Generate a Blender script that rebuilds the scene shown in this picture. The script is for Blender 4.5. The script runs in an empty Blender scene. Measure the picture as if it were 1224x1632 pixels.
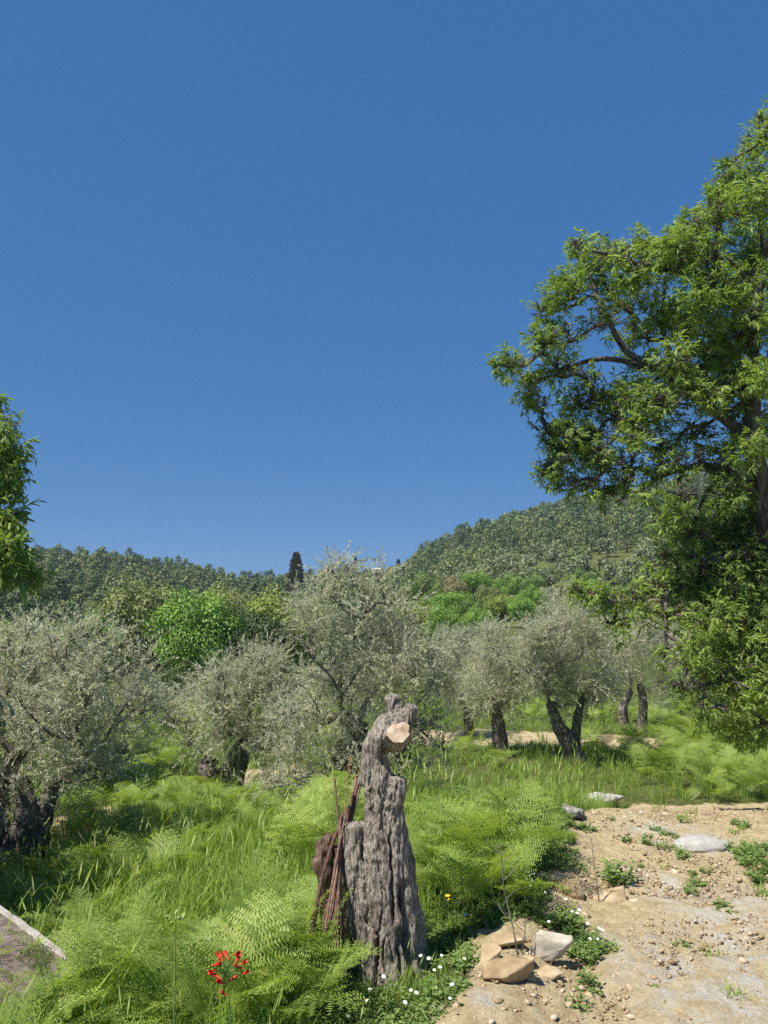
import bpy, math, random
import numpy as np
from mathutils import Vector, Matrix, Euler

random.seed(11)
RNG = np.random.default_rng(11)
scene = bpy.context.scene
COL = scene.collection

# ------------------------------------------------------------------ camera
CAM_Z = 2.4
FPX = 1233.0                      # focal length in photo pixels (photo is 1224 x 1632)
PITCH = math.radians(6.7)
cam_data = bpy.data.cameras.new('camera')
cam = bpy.data.objects.new('camera', cam_data)
COL.objects.link(cam)
cam.location = (0, 0, CAM_Z)
cam.rotation_euler = (math.radians(90) + PITCH, 0, 0)
cam_data.sensor_fit = 'VERTICAL'
cam_data.sensor_height = 24.0
cam_data.lens = 24.0 * FPX / 1632.0
cam_data.clip_start = 0.05
cam_data.clip_end = 3000
scene.camera = cam

# ------------------------------------------------------------------ sky and sun
SUN_EL = math.radians(60)
SUN_H = (-0.82, -0.57)            # horizontal direction towards the sun
SUN_AZ = math.atan2(SUN_H[0], SUN_H[1])
world = bpy.data.worlds.new('World')
scene.world = world
world.use_nodes = True
wn = world.node_tree.nodes
bg = wn['Background']
sky = wn.new('ShaderNodeTexSky')
sky.sky_type = 'NISHITA'
sky.sun_disc = False
sky.sun_elevation = SUN_EL
sky.sun_rotation = SUN_AZ
sky.altitude = 0
sky.air_density = 0.6
sky.dust_density = 0.0
sky.ozone_density = 8.0
EXPOSURE = 1.05
SKY_STRENGTH = 0.1
# one response curve for the whole sky, the flat deep blue of the camera that took the photograph
sep = wn.new('ShaderNodeSeparateColor'); comb = wn.new('ShaderNodeCombineColor')
world.node_tree.links.new(sky.outputs[0], sep.inputs[0])
for k_, (g_, a_) in enumerate(((0.551, 0.0665), (0.382, 0.1665), (0.29, 0.331))):
    pw = wn.new('ShaderNodeMath'); pw.operation = 'POWER'; pw.inputs[1].default_value = g_
    ml = wn.new('ShaderNodeMath'); ml.operation = 'MULTIPLY'; ml.inputs[1].default_value = a_ / (SKY_STRENGTH * 2 ** EXPOSURE)
    world.node_tree.links.new(sep.outputs[k_], pw.inputs[0]); world.node_tree.links.new(pw.outputs[0], ml.inputs[0])
    world.node_tree.links.new(ml.outputs[0], comb.inputs[k_])
world.node_tree.links.new(comb.outputs[0], bg.inputs[0])
bg.inputs[1].default_value = SKY_STRENGTH
sun_data = bpy.data.lights.new('sun', 'SUN')
sun_data.energy = 3.8
sun_data.angle = math.radians(0.53)
sun_data.color = (1.0, 0.955, 0.88)
sun = bpy.data.objects.new('sun', sun_data)
COL.objects.link(sun)
sd = Vector((SUN_H[0] * math.cos(SUN_EL), SUN_H[1] * math.cos(SUN_EL), math.sin(SUN_EL)))
sun.rotation_euler = sd.to_track_quat('Z', 'Y').to_euler()
sun.location = (-20, -15, 30)
vs = scene.view_settings
vs.view_transform = 'Standard'
vs.look = 'None'
vs.exposure = EXPOSURE
vs.gamma = 1.0
vs.use_curve_mapping = False
scene.cycles.max_bounces = 9
scene.cycles.diffuse_bounces = 7
scene.cycles.transmission_bounces = 7
scene.cycles.use_denoising = False

# ------------------------------------------------------------------ numpy helpers
def _hash(ix, iy, iz, seed):
    h = (ix.astype(np.int64) * 374761393 + iy.astype(np.int64) * 668265263 + iz.astype(np.int64) * 2147483647 + seed * 974711) & 0xFFFFFFFF
    h = ((h ^ (h >> 13)) * 1274126177) & 0xFFFFFFFF
    h = ((h ^ (h >> 15)) * 2246822519) & 0xFFFFFFFF
    return ((h ^ (h >> 16)) & 0xFFFFFF) / float(0xFFFFFF)

def vnoise(x, y, z=None, seed=0):
    x = np.asarray(x, float); y = np.asarray(y, float)
    z = np.zeros_like(x) if z is None else np.asarray(z, float)
    ix, iy, iz = np.floor(x), np.floor(y), np.floor(z)
    fx, fy, fz = x - ix, y - iy, z - iz
    fx, fy, fz = [t * t * (3 - 2 * t) for t in (fx, fy, fz)]
    r = 0
    for dx in (0, 1):
        for dy in (0, 1):
            for dz in (0, 1):
                w = (fx if dx else 1 - fx) * (fy if dy else 1 - fy) * (fz if dz else 1 - fz)
                r = r + w * _hash(ix + dx, iy + dy, iz + dz, seed)
    return r * 2 - 1

def fbm(x, y, z=None, oct=4, seed=0):
    r = 0; a = 1; s = 0; f = 1
    for k in range(oct):
        r = r + a * vnoise(x * f, y * f, None if z is None else z * f, seed + k); s += a; a *= .5; f *= 2.03
    return r / s

def sstep(a, b, x):
    t = np.clip((np.asarray(x, float) - a) / (b - a), 0, 1)
    return t * t * (3 - 2 * t)

# ------------------------------------------------------------------ pixel rays
cp, sp = math.cos(PITCH), math.sin(PITCH)
def ray(u, v):
    a = (u - 612) / FPX; b = (816 - v) / FPX
    return np.array([a, cp - b * sp, sp + b * cp])
def at(u, v, y):
    """world point seen at photo pixel (u, v), at forward distance y metres"""
    d = ray(u, v)
    return np.array([0, 0, CAM_Z]) + d * (y / d[1])

# ------------------------------------------------------------------ terrain
RU = [-1500, -600, 0, 120, 220, 300, 380, 460, 560, 620, 650, 665, 750, 850, 940, 1060, 1224, 1600, 3000]
RV = [880, 860, 876, 884, 890, 902, 918, 920, 912, 918, 908, 893, 866, 838, 818, 800, 778, 790, 860]
RD = [330, 300, 260, 260, 265, 275, 290, 300, 320, 330, 340, 340, 345, 350, 350, 350, 340, 330, 330]
_RT = [math.atan((u - 612) / FPX) for u in RU]
def ridge(theta):
    v = np.interp(theta, _RT, RV); d = np.interp(theta, _RT, RD)
    e = np.arctan((816 - v) / FPX) + PITCH
    return d, CAM_Z + d * np.tan(e) - 8.0

def ground_z(x, y):
    x = np.asarray(x, float); y = np.asarray(y, float)
    r = np.hypot(x, y); th = np.arctan2(x, y)
    # plateau of bare earth at the near right, bank falling away to the left and to the back
    z = -1.05 * sstep(8.6, 14.0, y + 0.25 * np.minimum(x, 0))
    z = z - 0.75 * sstep(0.4, -4.5, x - 0.12 * (y - 5)) * sstep(14, 9, y)
    rt = sstep(-.02, .10, th) * (y > 0)
    z = z - (3.6 * sstep(20, 60, r) + 1.0 * sstep(60, 95, r)) * (1 - rt) + rt * (1.6 * sstep(30, 80, r) - .5 * sstep(20, 30, r))
    n = 0.05 * fbm(x * .55, y * .55, oct=3, seed=5) * sstep(60, 20, r)
    z = z + n
    z = z + 0.14 * sstep(9.6, 8.8, y) * np.exp(-((x - 0.65 - 0.3 * (y - 5)) / 0.35) ** 2) * sstep(3.5, 5.2, y)
    far, H = ridge(np.where(y > 0, th, np.where(x > 0, 1.5, -1.5)))
    t = np.clip((r - 75) / (far - 75), 0, 1)
    hill = (H + 5.65) * (0.75 * t + 0.25 * t * t * (3 - 2 * t))
    past = np.clip((r - far) / 500, 0, 1)
    hill = hill * (1 - 1.0 * past)
    z = z + hill * sstep(70, 120, r) + 2.5 * fbm(x * .02, y * .02, oct=3, seed=9) * sstep(90, 200, r)
    return z

def gz(x, y):
    return float(ground_z(np.array([x]), np.array([y]))[0])

_GY = 2.5 * 1.004 ** np.arange(1275)
def G(u, v):
    """ground point seen at photo pixel (u, v)"""
    d = ray(u, v)
    x, z = d[0] / d[1] * _GY, CAM_Z + d[2] / d[1] * _GY
    hit = np.where(z <= ground_z(x, _GY))[0]
    k = hit[0] if len(hit) else len(_GY) - 1
    return np.array([x[k], _GY[k], gz(x[k], _GY[k])])

# ------------------------------------------------------------------ object helpers
def tag(o, label=None, cat=None, group=None, kind=None):
    if label: o['label'] = label
    if cat: o['category'] = cat
    if group: o['group'] = group
    if kind: o['kind'] = kind
    return o

def link(o, parent=None):
    COL.objects.link(o)
    if parent is not None:
        o.parent = parent
    return o

def empty(name, loc, rz=0.0, parent=None):
    o = bpy.data.objects.new(name, None)
    o.empty_display_size = 0.1
    o.location = tuple(float(c) for c in loc); o.rotation_euler = (0, 0, rz)
    return link(o, parent)

def mesh_np(name, chunks, mats, smooth=False):
    """chunks: list of (V, F, material index, tint per vertex or None)"""
    vs_, tint, loops, starts, mi, off, ls = [], [], [], [], [], 0, 0
    for c in chunks:
        V, F, m = c[0], c[1], c[2]
        t = c[3] if len(c) > 3 and c[3] is not None else np.zeros(len(V))
        vs_.append(V); tint.append(np.broadcast_to(t, (len(V),)))
        k = F.shape[1]
        loops.append((F + off).ravel())
        starts.append(ls + np.arange(len(F)) * k); ls += len(F) * k
        mi.append(np.broadcast_to(m, (len(F),)))
        off += len(V)
    V = np.concatenate(vs_).astype(np.float32); L = np.concatenate(loops).astype(np.int32)
    S = np.concatenate(starts).astype(np.int32); M = np.concatenate(mi).astype(np.int32)
    me = bpy.data.meshes.new(name)
    me.vertices.add(len(V)); me.vertices.foreach_set('co', V.ravel())
    me.loops.add(len(L)); me.loops.foreach_set('vertex_index', L)
    me.polygons.add(len(S)); me.polygons.foreach_set('loop_start', S)
    me.polygons.foreach_set('material_index', M)
    if smooth:
        me.polygons.foreach_set('use_smooth', np.ones(len(S), bool))
    a = me.attributes.new('tint', 'FLOAT', 'POINT')
    a.data.foreach_set('value', np.concatenate(tint).astype(np.float32))
    for m in mats: me.materials.append(m)
    me.update(); me.validate()
    return me

def obj(name, me, parent=None, loc=(0, 0, 0), rot=(0, 0, 0), scale=(1, 1, 1)):
    o = bpy.data.objects.new(name, me)
    o.location = tuple(float(c) for c in loc); o.rotation_euler = rot
    o.scale = (scale,) * 3 if isinstance(scale, (int, float)) else scale
    return link(o, parent)

def catmull(P, n):
    P = np.asarray(P, float); m = len(P)
    if m == 2:
        t = np.linspace(0, 1, n)[:, None]
        return P[0] * (1 - t) + P[1] * t
    Q = np.vstack([2 * P[0] - P[1], P, 2 * P[-1] - P[-2]])
    out = []
    for s in np.linspace(0, m - 1 - 1e-6, n):
        i = int(s); t = s - i
        a, b, c, d = Q[i], Q[i + 1], Q[i + 2], Q[i + 3]
        out.append(.5 * (2 * b + (c - a) * t + (2 * a - 5 * b + 4 * c - d) * t * t + (3 * b - a - 3 * c + d) * t ** 3))
    return np.array(out)

def tube(P, R, sides=8, n=None, cap=True, wob=0.0, seed=0):
    P = np.asarray(P, float); P = P[:, :3]
    n = n or len(P)
    R = np.interp(np.linspace(0, 1, n), np.linspace(0, 1, len(R)), R) if len(R) != n else np.asarray(R, float)
    C = catmull(P, n)
    T = np.gradient(C, axis=0); T /= np.linalg.norm(T, axis=1)[:, None] + 1e-9
    N = np.zeros_like(T); ref = np.array([0, 1, 0]) if abs(T[0][1]) < .9 else np.array([1, 0, 0])
    v = ref - T[0] * (ref @ T[0]); v /= np.linalg.norm(v)
    for i in range(n):
        v = v - T[i] * (v @ T[i]); v /= np.linalg.norm(v) + 1e-9; N[i] = v
    B = np.cross(T, N)
    a = np.linspace(0, 2 * np.pi, sides, endpoint=False)
    rr = R[:, None] * np.ones(sides)[None]
    if wob:
        A, Z = np.meshgrid(a, np.linspace(0, n / 3.0, n))
        rr = rr * (1 + wob * vnoise(np.cos(A) * 1.6 + seed * 7.1, np.sin(A) * 1.6, Z, seed))
    V = C[:, None] + rr[..., None] * (np.cos(a)[None, :, None] * N[:, None] + np.sin(a)[None, :, None] * B[:, None])
    V = V.reshape(-1, 3)
    i, j = np.meshgrid(np.arange(n - 1), np.arange(sides), indexing='ij')
    j2 = (j + 1) % sides
    F = np.stack([i * sides + j, i * sides + j2, (i + 1) * sides + j2, (i + 1) * sides + j], -1).reshape(-1, 4)
    if cap:
        V = np.vstack([V, C[0], C[-1]])
        k = np.arange(sides); k2 = (k + 1) % sides
        c0 = np.stack([np.full(sides, len(V) - 2), k2, k, k], -1)
        F2 = np.stack([k2, k, np.full(sides, len(V) - 2)], -1)
        F3 = np.stack([(n - 1) * sides + k, (n - 1) * sides + k2, np.full(sides, len(V) - 1)], -1)
        return V, F, np.vstack([F2, F3])
    return V, F, np.zeros((0, 3), int)

def tube_chunks(P, R, sides=8, n=None, mat=0, wob=0.0, seed=0, cap=True, tint=None):
    V, F, T = tube(P, R, sides, n, cap, wob, seed)
    # quads and caps share vertices: emit the caps as degenerate-free triangles on a copy of the vertices
    ch = [(V, F, mat, tint)]
    if len(T): ch.append((V, T, mat, tint))
    return ch

def frames(D, up=(0, 0, 1), roll=None):
    """rotation matrices whose local +Y is D, local Z is near 'up'"""
    D = D / (np.linalg.norm(D, axis=1)[:, None] + 1e-9)
    U = np.broadcast_to(np.asarray(up, float), D.shape)
    X = np.cross(D, U); ln = np.linalg.norm(X, axis=1)
    X[ln < 1e-4] = (1, 0, 0); X /= np.linalg.norm(X, axis=1)[:, None]
    Z = np.cross(X, D)
    if roll is not None:
        c, s = np.cos(roll)[:, None], np.sin(roll)[:, None]
        X, Z = X * c + Z * s, Z * c - X * s
    return np.stack([X, D, Z], -1)

def stamp(templates, P, Rm, S, mat=0, tint=None, rng=RNG):
    """copies of template (V,F) pairs at P with rotation Rm and scale S -> chunks"""
    out = []
    pick = rng.integers(0, len(templates), len(P))
    for k, (TV, TF) in enumerate(templates):
        w = np.where(pick == k)[0]
        if not len(w): continue
        V = np.einsum('nij,kj->nki', Rm[w], TV) * S[w][:, None, None] + P[w][:, None]
        F = TF[None] + (np.arange(len(w)) * len(TV))[:, None, None]
        t = None
        if tint is not None:
            t = np.repeat(tint[w], len(TV))
        out.append((V.reshape(-1, 3), F.reshape(-1, TF.shape[1]), mat, t))
    return out

# ------------------------------------------------------------------ materials
def nodes_of(name):
    m = bpy.data.materials.new(name); m.use_nodes = True
    nt = m.node_tree; nt.nodes.clear()
    out = nt.nodes.new('ShaderNodeOutputMaterial')
    return m, nt, out

def N(nt, kind, **kw):
    n = nt.nodes.new(kind)
    for k, v in kw.items():
        if k.startswith('i_'):
            n.inputs[k[2:].replace('_', ' ')].default_value = v
        else:
            setattr(n, k, v)
    return n

def ramp(nt, stops, interp='LINEAR'):
    r = nt.nodes.new('ShaderNodeValToRGB'); r.color_ramp.interpolation = interp
    e = r.color_ramp.elements
    while len(e) > 1: e.remove(e[-1])
    e[0].position = stops[0][0]; e[0].color = (*stops[0][1], 1)
    for p, c in stops[1:]:
        x = e.new(p); x.color = (*c, 1)
    return r

def mix(nt, fac, a, b, kind='MIX'):
    m = nt.nodes.new('ShaderNodeMix'); m.data_type = 'RGBA'; m.blend_type = kind
    for s, v in ((m.inputs[0], fac), (m.inputs[6], a), (m.inputs[7], b)):
        if hasattr(v, 'is_linked') or hasattr(v, 'links'):
            nt.links.new(v, s)
        elif isinstance(v, (int, float)):
            s.default_value = v
        else:
            s.default_value = (*v, 1)
    return m.outputs[2]

def leaf_material(name, stops, back=None, trans=0.3, rough=0.45, spec=0.35, use_obj_color=False, tcol=(1.15, 1.2, 0.5), obj_rand=0.0):
    m, nt, out = nodes_of(name)
    at_ = N(nt, 'ShaderNodeAttribute', attribute_name='tint')
    fac = at_.outputs['Fac']
    if obj_rand:
        oi = N(nt, 'ShaderNodeObjectInfo')
        ma = N(nt, 'ShaderNodeMath', operation='MULTIPLY_ADD'); ma.use_clamp = True
        nt.links.new(oi.outputs['Random'], ma.inputs[0]); ma.inputs[1].default_value = obj_rand
        sub = N(nt, 'ShaderNodeMath', operation='MULTIPLY'); nt.links.new(fac, sub.inputs[0]); sub.inputs[1].default_value = 1 - obj_rand
        nt.links.new(sub.outputs[0], ma.inputs[2]); fac = ma.outputs[0]
    r = ramp(nt, stops); nt.links.new(fac, r.inputs[0])
    col = r.outputs[0]
    if use_obj_color:
        oi2 = N(nt, 'ShaderNodeObjectInfo')
        col = mix(nt, 1.0, col, oi2.outputs['Color'], 'MULTIPLY')
    if back is not None:
        g = N(nt, 'ShaderNodeNewGeometry')
        col = mix(nt, g.outputs['Backfacing'], col, back)
    p = N(nt, 'ShaderNodeBsdfPrincipled'); p.inputs['Roughness'].default_value = rough
    p.inputs['Specular IOR Level'].default_value = spec
    nt.links.new(col, p.inputs['Base Color'])
    t = N(nt, 'ShaderNodeBsdfTranslucent')
    tc = mix(nt, 1.0, col, tcol, 'MULTIPLY'); nt.links.new(tc, t.inputs[0])
    ms = N(nt, 'ShaderNodeMixShader'); ms.inputs[0].default_value = trans
    nt.links.new(p.outputs[0], ms.inputs[1]); nt.links.new(t.outputs[0], ms.inputs[2])
    nt.links.new(ms.outputs[0], out.inputs[0])
    return m

def bark_material(name, c_dark, c_mid, c_light, scale=(14, 14, 3), bump=0.6, dist=0.02, moss=None, lichen=None):
    m, nt, out = nodes_of(name)
    tc = N(nt, 'ShaderNodeTexCoord')
    mp = N(nt, 'ShaderNodeMapping'); mp.inputs['Scale'].default_value = scale
    nt.links.new(tc.outputs['Object'], mp.inputs[0])
    n1 = N(nt, 'ShaderNodeTexNoise', i_Scale=1.0, i_Detail=8.0, i_Roughness=0.65, i_Distortion=0.6)
    nt.links.new(mp.outputs[0], n1.inputs['Vector'])
    n2 = N(nt, 'ShaderNodeTexNoise', i_Scale=3.0, i_Detail=4.0)
    nt.links.new(tc.outputs['Object'], n2.inputs['Vector'])
    r = ramp(nt, [(0.34, c_dark), (0.48, c_mid), (0.66, c_light)])
    nt.links.new(n1.outputs[0], r.inputs[0])
    col = r.outputs[0]
    r2 = ramp(nt, [(0.35, (0.72, 0.68, 0.64)), (0.65, (1.12, 1.1, 1.08))])
    nt.links.new(n2.outputs[0], r2.inputs[0])
    col = mix(nt, 1.0, col, r2.outputs[0], 'MULTIPLY')
    if lichen:
        n3 = N(nt, 'ShaderNodeTexNoise', i_Scale=9.0, i_Detail=5.0, i_Roughness=0.7)
        nt.links.new(tc.outputs['Object'], n3.inputs['Vector'])
        r3 = ramp(nt, [(0.58, (0, 0, 0)), (0.66, (1, 1, 1))]); nt.links.new(n3.outputs[0], r3.inputs[0])
        col = mix(nt, r3.outputs[0], col, lichen)
    p = N(nt, 'ShaderNodeBsdfPrincipled', i_Roughness=0.92)
    p.inputs['Specular IOR Level'].default_value = 0.15
    nt.links.new(col, p.inputs['Base Color'])
    b = N(nt, 'ShaderNodeBump', i_Strength=bump, i_Distance=dist)
    nt.links.new(n1.outputs[0], b.inputs['Height']); nt.links.new(b.outputs[0], p.inputs['Normal'])
    nt.links.new(p.outputs[0], out.inputs[0])
    return m

def stone_material(name, stops, scale=9.0, bump=0.5, rough=0.9):
    m, nt, out = nodes_of(name)
    tc = N(nt, 'ShaderNodeTexCoord')
    n1 = N(nt, 'ShaderNodeTexNoise', i_Scale=scale, i_Detail=9.0, i_Roughness=0.62)
    nt.links.new(tc.outputs['Object'], n1.inputs['Vector'])
    oi = N(nt, 'ShaderNodeObjectInfo')
    ad = N(nt, 'ShaderNodeMath', operation='MULTIPLY_ADD'); nt.links.new(oi.outputs['Random'], ad.inputs[0])
    ad.inputs[1].default_value = 0.22
    sb = N(nt, 'ShaderNodeMath', operation='SUBTRACT'); nt.links.new(n1.outputs[0], sb.inputs[0]); sb.inputs[1].default_value = 0.11
    nt.links.new(sb.outputs[0], ad.inputs[2])
    r = ramp(nt, stops); nt.links.new(ad.outputs[0], r.inputs[0])
    p = N(nt, 'ShaderNodeBsdfPrincipled', i_Roughness=rough); p.inputs['Specular IOR Level'].default_value = 0.2
    nt.links.new(r.outputs[0], p.inputs['Base Color'])
    n2 = N(nt, 'ShaderNodeTexNoise', i_Scale=scale * 3, i_Detail=8.0, i_Roughness=0.7)
    nt.links.new(tc.outputs['Object'], n2.inputs['Vector'])
    b = N(nt, 'ShaderNodeBump', i_Strength=bump, i_Distance=0.01)
    nt.links.new(n2.outputs[0], b.inputs['Height']); nt.links.new(b.outputs[0], p.inputs['Normal'])
    nt.links.new(p.outputs[0], out.inputs[0])
    return m

def plain(name, col, rough=0.7, var=0.0, scale=20.0, spec=0.3, bump=0.0):
    m, nt, out = nodes_of(name)
    p = N(nt, 'ShaderNodeBsdfPrincipled', i_Roughness=rough); p.inputs['Specular IOR Level'].default_value = spec
    tc = N(nt, 'ShaderNodeTexCoord')
    n1 = N(nt, 'ShaderNodeTexNoise', i_Scale=scale, i_Detail=5.0)
    nt.links.new(tc.outputs['Object'], n1.inputs['Vector'])
    r = ramp(nt, [(0.3, tuple(c * (1 - var) for c in col)), (0.7, tuple(min(1, c * (1 + var)) for c in col))])
    nt.links.new(n1.outputs[0], r.inputs[0]); nt.links.new(r.outputs[0], p.inputs['Base Color'])
    if bump:
        b = N(nt, 'ShaderNodeBump', i_Strength=bump, i_Distance=0.005)
        nt.links.new(n1.outputs[0], b.inputs['Height']); nt.links.new(b.outputs[0], p.inputs['Normal'])
    nt.links.new(p.outputs[0], out.inputs[0])
    return m

M = {}
M['olive_leaf'] = leaf_material('olive_leaf', [(0, (0.30, 0.315, 0.20)), (0.5, (0.425, 0.435, 0.30)), (1, (0.54, 0.54, 0.40))], back=(0.56, 0.565, 0.45), trans=0.34, rough=0.5, spec=0.3, tcol=(1, 1, .7))
M['chestnut_leaf'] = leaf_material('chestnut_leaf', [(0, (0.13, 0.19, 0.05)), (0.5, (0.235, 0.335, 0.08)), (1, (0.38, 0.47, 0.125))], trans=0.45, rough=0.5, spec=0.25)
M['broad_leaf'] = leaf_material('broad_leaf', [(0, (0.55, 0.6, 0.5)), (0.6, (0.95, 1.0, 0.9)), (1, (1.4, 1.35, 1.2))], trans=0.25, use_obj_color=True, spec=0.25)
M['pine_leaf'] = leaf_material('pine_leaf', [(0, (0.55, 0.6, 0.6)), (0.6, (1, 1, 1)), (1, (1.35, 1.3, 1.2))], trans=0.08, use_obj_color=True, spec=0.2, rough=0.6)
M['fern'] = leaf_material('fern', [(0, (0.17, 0.25, 0.055)), (0.5, (0.29, 0.39, 0.085)), (0.9, (0.40, 0.48, 0.12)), (1, (0.45, 0.39, 0.15))], trans=0.45, obj_rand=0.55, spec=0.25)
M['grass'] = leaf_material('grass', [(0, (0.15, 0.24, 0.045)), (0.5, (0.27, 0.38, 0.075)), (0.9, (0.35, 0.45, 0.105)), (1, (0.55, 0.53, 0.27))], trans=0.42, obj_rand=0.5, spec=0.25)
M['weed'] = leaf_material('weed', [(0, (0.11, 0.18, 0.05)), (0.5, (0.18, 0.27, 0.075)), (1, (0.28, 0.36, 0.115))], trans=0.35, obj_rand=0.4, spec=0.3)
M['olive_bark'] = bark_material('olive_bark', (0.035, 0.03, 0.025), (0.15, 0.135, 0.115), (0.28, 0.255, 0.22), scale=(34, 34, 7), bump=1.0, dist=0.03, lichen=(0.33, 0.31, 0.24))
M['twig'] = bark_material('twig_bark', (0.08, 0.07, 0.06), (0.19, 0.17, 0.145), (0.30, 0.27, 0.235), scale=(30, 30, 8), bump=0.3)
M['chestnut_bark'] = bark_material('chestnut_bark', (0.04, 0.034, 0.03), (0.12, 0.104, 0.092), (0.22, 0.195, 0.17))
M['stump'] = bark_material('stump_bark', (0.042, 0.034, 0.028), (0.315, 0.272, 0.225), (0.57, 0.515, 0.445), scale=(70, 70, 16), bump=1.0, dist=0.03, lichen=(0.36, 0.325, 0.275))
M['stump_brown'] = bark_material('stump_brown', (0.03, 0.02, 0.015), (0.13, 0.085, 0.06), (0.26, 0.2, 0.15), scale=(45, 45, 10), bump=0.9, dist=0.012)
M['rust'] = stone_material('rust', [(0.3, (0.07, 0.042, 0.032)), (0.5, (0.17, 0.098, 0.072)), (0.7, (0.29, 0.18, 0.14))], scale=40, bump=0.4, rough=0.85)
M['wood_stake'] = stone_material('wood_stake', [(0.3, (0.20, 0.09, 0.05)), (0.5, (0.34, 0.17, 0.09)), (0.7, (0.45, 0.25, 0.14))], scale=30, bump=0.3)
M['tan_stone'] = stone_material('tan_stone', [(0.3, (0.24, 0.165, 0.09)), (0.5, (0.37, 0.275, 0.16)), (0.7, (0.47, 0.38, 0.25))], scale=6)
M['pale_stone'] = stone_material('pale_stone', [(0.3, (0.30, 0.255, 0.185)), (0.5, (0.43, 0.38, 0.295)), (0.7, (0.53, 0.485, 0.40))], scale=7)
M['grey_rock'] = stone_material('grey_rock', [(0.34, (0.16, 0.15, 0.125)), (0.5, (0.38, 0.365, 0.325)), (0.68, (0.55, 0.53, 0.48))], scale=12, bump=0.8)
M['white_lump'] = stone_material('white_lump', [(0.3, (0.25, 0.235, 0.20)), (0.5, (0.335, 0.32, 0.285)), (0.7, (0.41, 0.395, 0.36))], scale=14, bump=0.6)
M['pebble'] = stone_material('pebble', [(0.3, (0.30, 0.21, 0.12)), (0.5, (0.46, 0.35, 0.22)), (0.75, (0.66, 0.60, 0.50))], scale=6)
M['clod'] = stone_material('clod', [(0.3, (0.24, 0.155, 0.08)), (0.5, (0.36, 0.25, 0.14)), (0.75, (0.46, 0.35, 0.21))], scale=6)
M['cut_wood'] = None
M['petal_white'] = plain('petal_white', (0.82, 0.82, 0.78), var=0.03)
M['petal_yellow'] = plain('petal_yellow', (0.80, 0.58, 0.03), var=0.05)
M['petal_red'] = plain('petal_red', (0.66, 0.045, 0.022), var=0.2, rough=0.55)
M['stem'] = plain('stem', (0.19, 0.29, 0.07), var=0.2)
M['bud'] = plain('bud_green', (0.34, 0.42, 0.12), var=0.15)
M['dry'] = plain('dry_stem', (0.36, 0.27, 0.15), var=0.25)
M['white_wall'] = plain('white_wall', (0.78, 0.77, 0.73), var=0.03)
M['roof_tile'] = plain('roof_tile', (0.42, 0.17, 0.09), var=0.2, scale=5)
M['window_dark'] = plain('window_dark', (0.05, 0.06, 0.07), rough=0.2)

def cut_wood_material():
    m, nt, out = nodes_of('cut_wood')
    tc = N(nt, 'ShaderNodeTexCoord')
    w = N(nt, 'ShaderNodeTexNoise', i_Scale=12.0, i_Detail=6.0, i_Distortion=0.4)
    nt.links.new(tc.outputs['Object'], w.inputs['Vector'])
    wv = N(nt, 'ShaderNodeTexWave', wave_type='RINGS', rings_direction='Z'); wv.inputs['Scale'].default_value = 28
    wv.inputs['Distortion'].default_value = 2.5; wv.inputs['Detail'].default_value = 3
    nt.links.new(tc.outputs['Object'], wv.inputs['Vector'])
    r = ramp(nt, [(0.36, (0.36, 0.235, 0.14)), (0.48, (0.52, 0.39, 0.27)), (0.66, (0.64, 0.52, 0.39))])
    nt.links.new(w.outputs[0], r.inputs[0])
    r2 = ramp(nt, [(0, (0.9, 0.86, 0.8)), (1, (1.03, 1.03, 1.03))]); nt.links.new(wv.outputs[0], r2.inputs[0])
    c = mix(nt, 1.0, r.outputs[0], r2.outputs[0], 'MULTIPLY')
    p = N(nt, 'ShaderNodeBsdfPrincipled', i_Roughness=0.75)
    nt.links.new(c, p.inputs['Base Color'])
    b = N(nt, 'ShaderNodeBump', i_Strength=0.3, i_Distance=0.004); nt.links.new(w.outputs[0], b.inputs['Height'])
    nt.links.new(b.outputs[0], p.inputs['Normal'])
    nt.links.new(p.outputs[0], out.inputs[0])
    return m
M['cut_wood'] = cut_wood_material()

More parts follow.
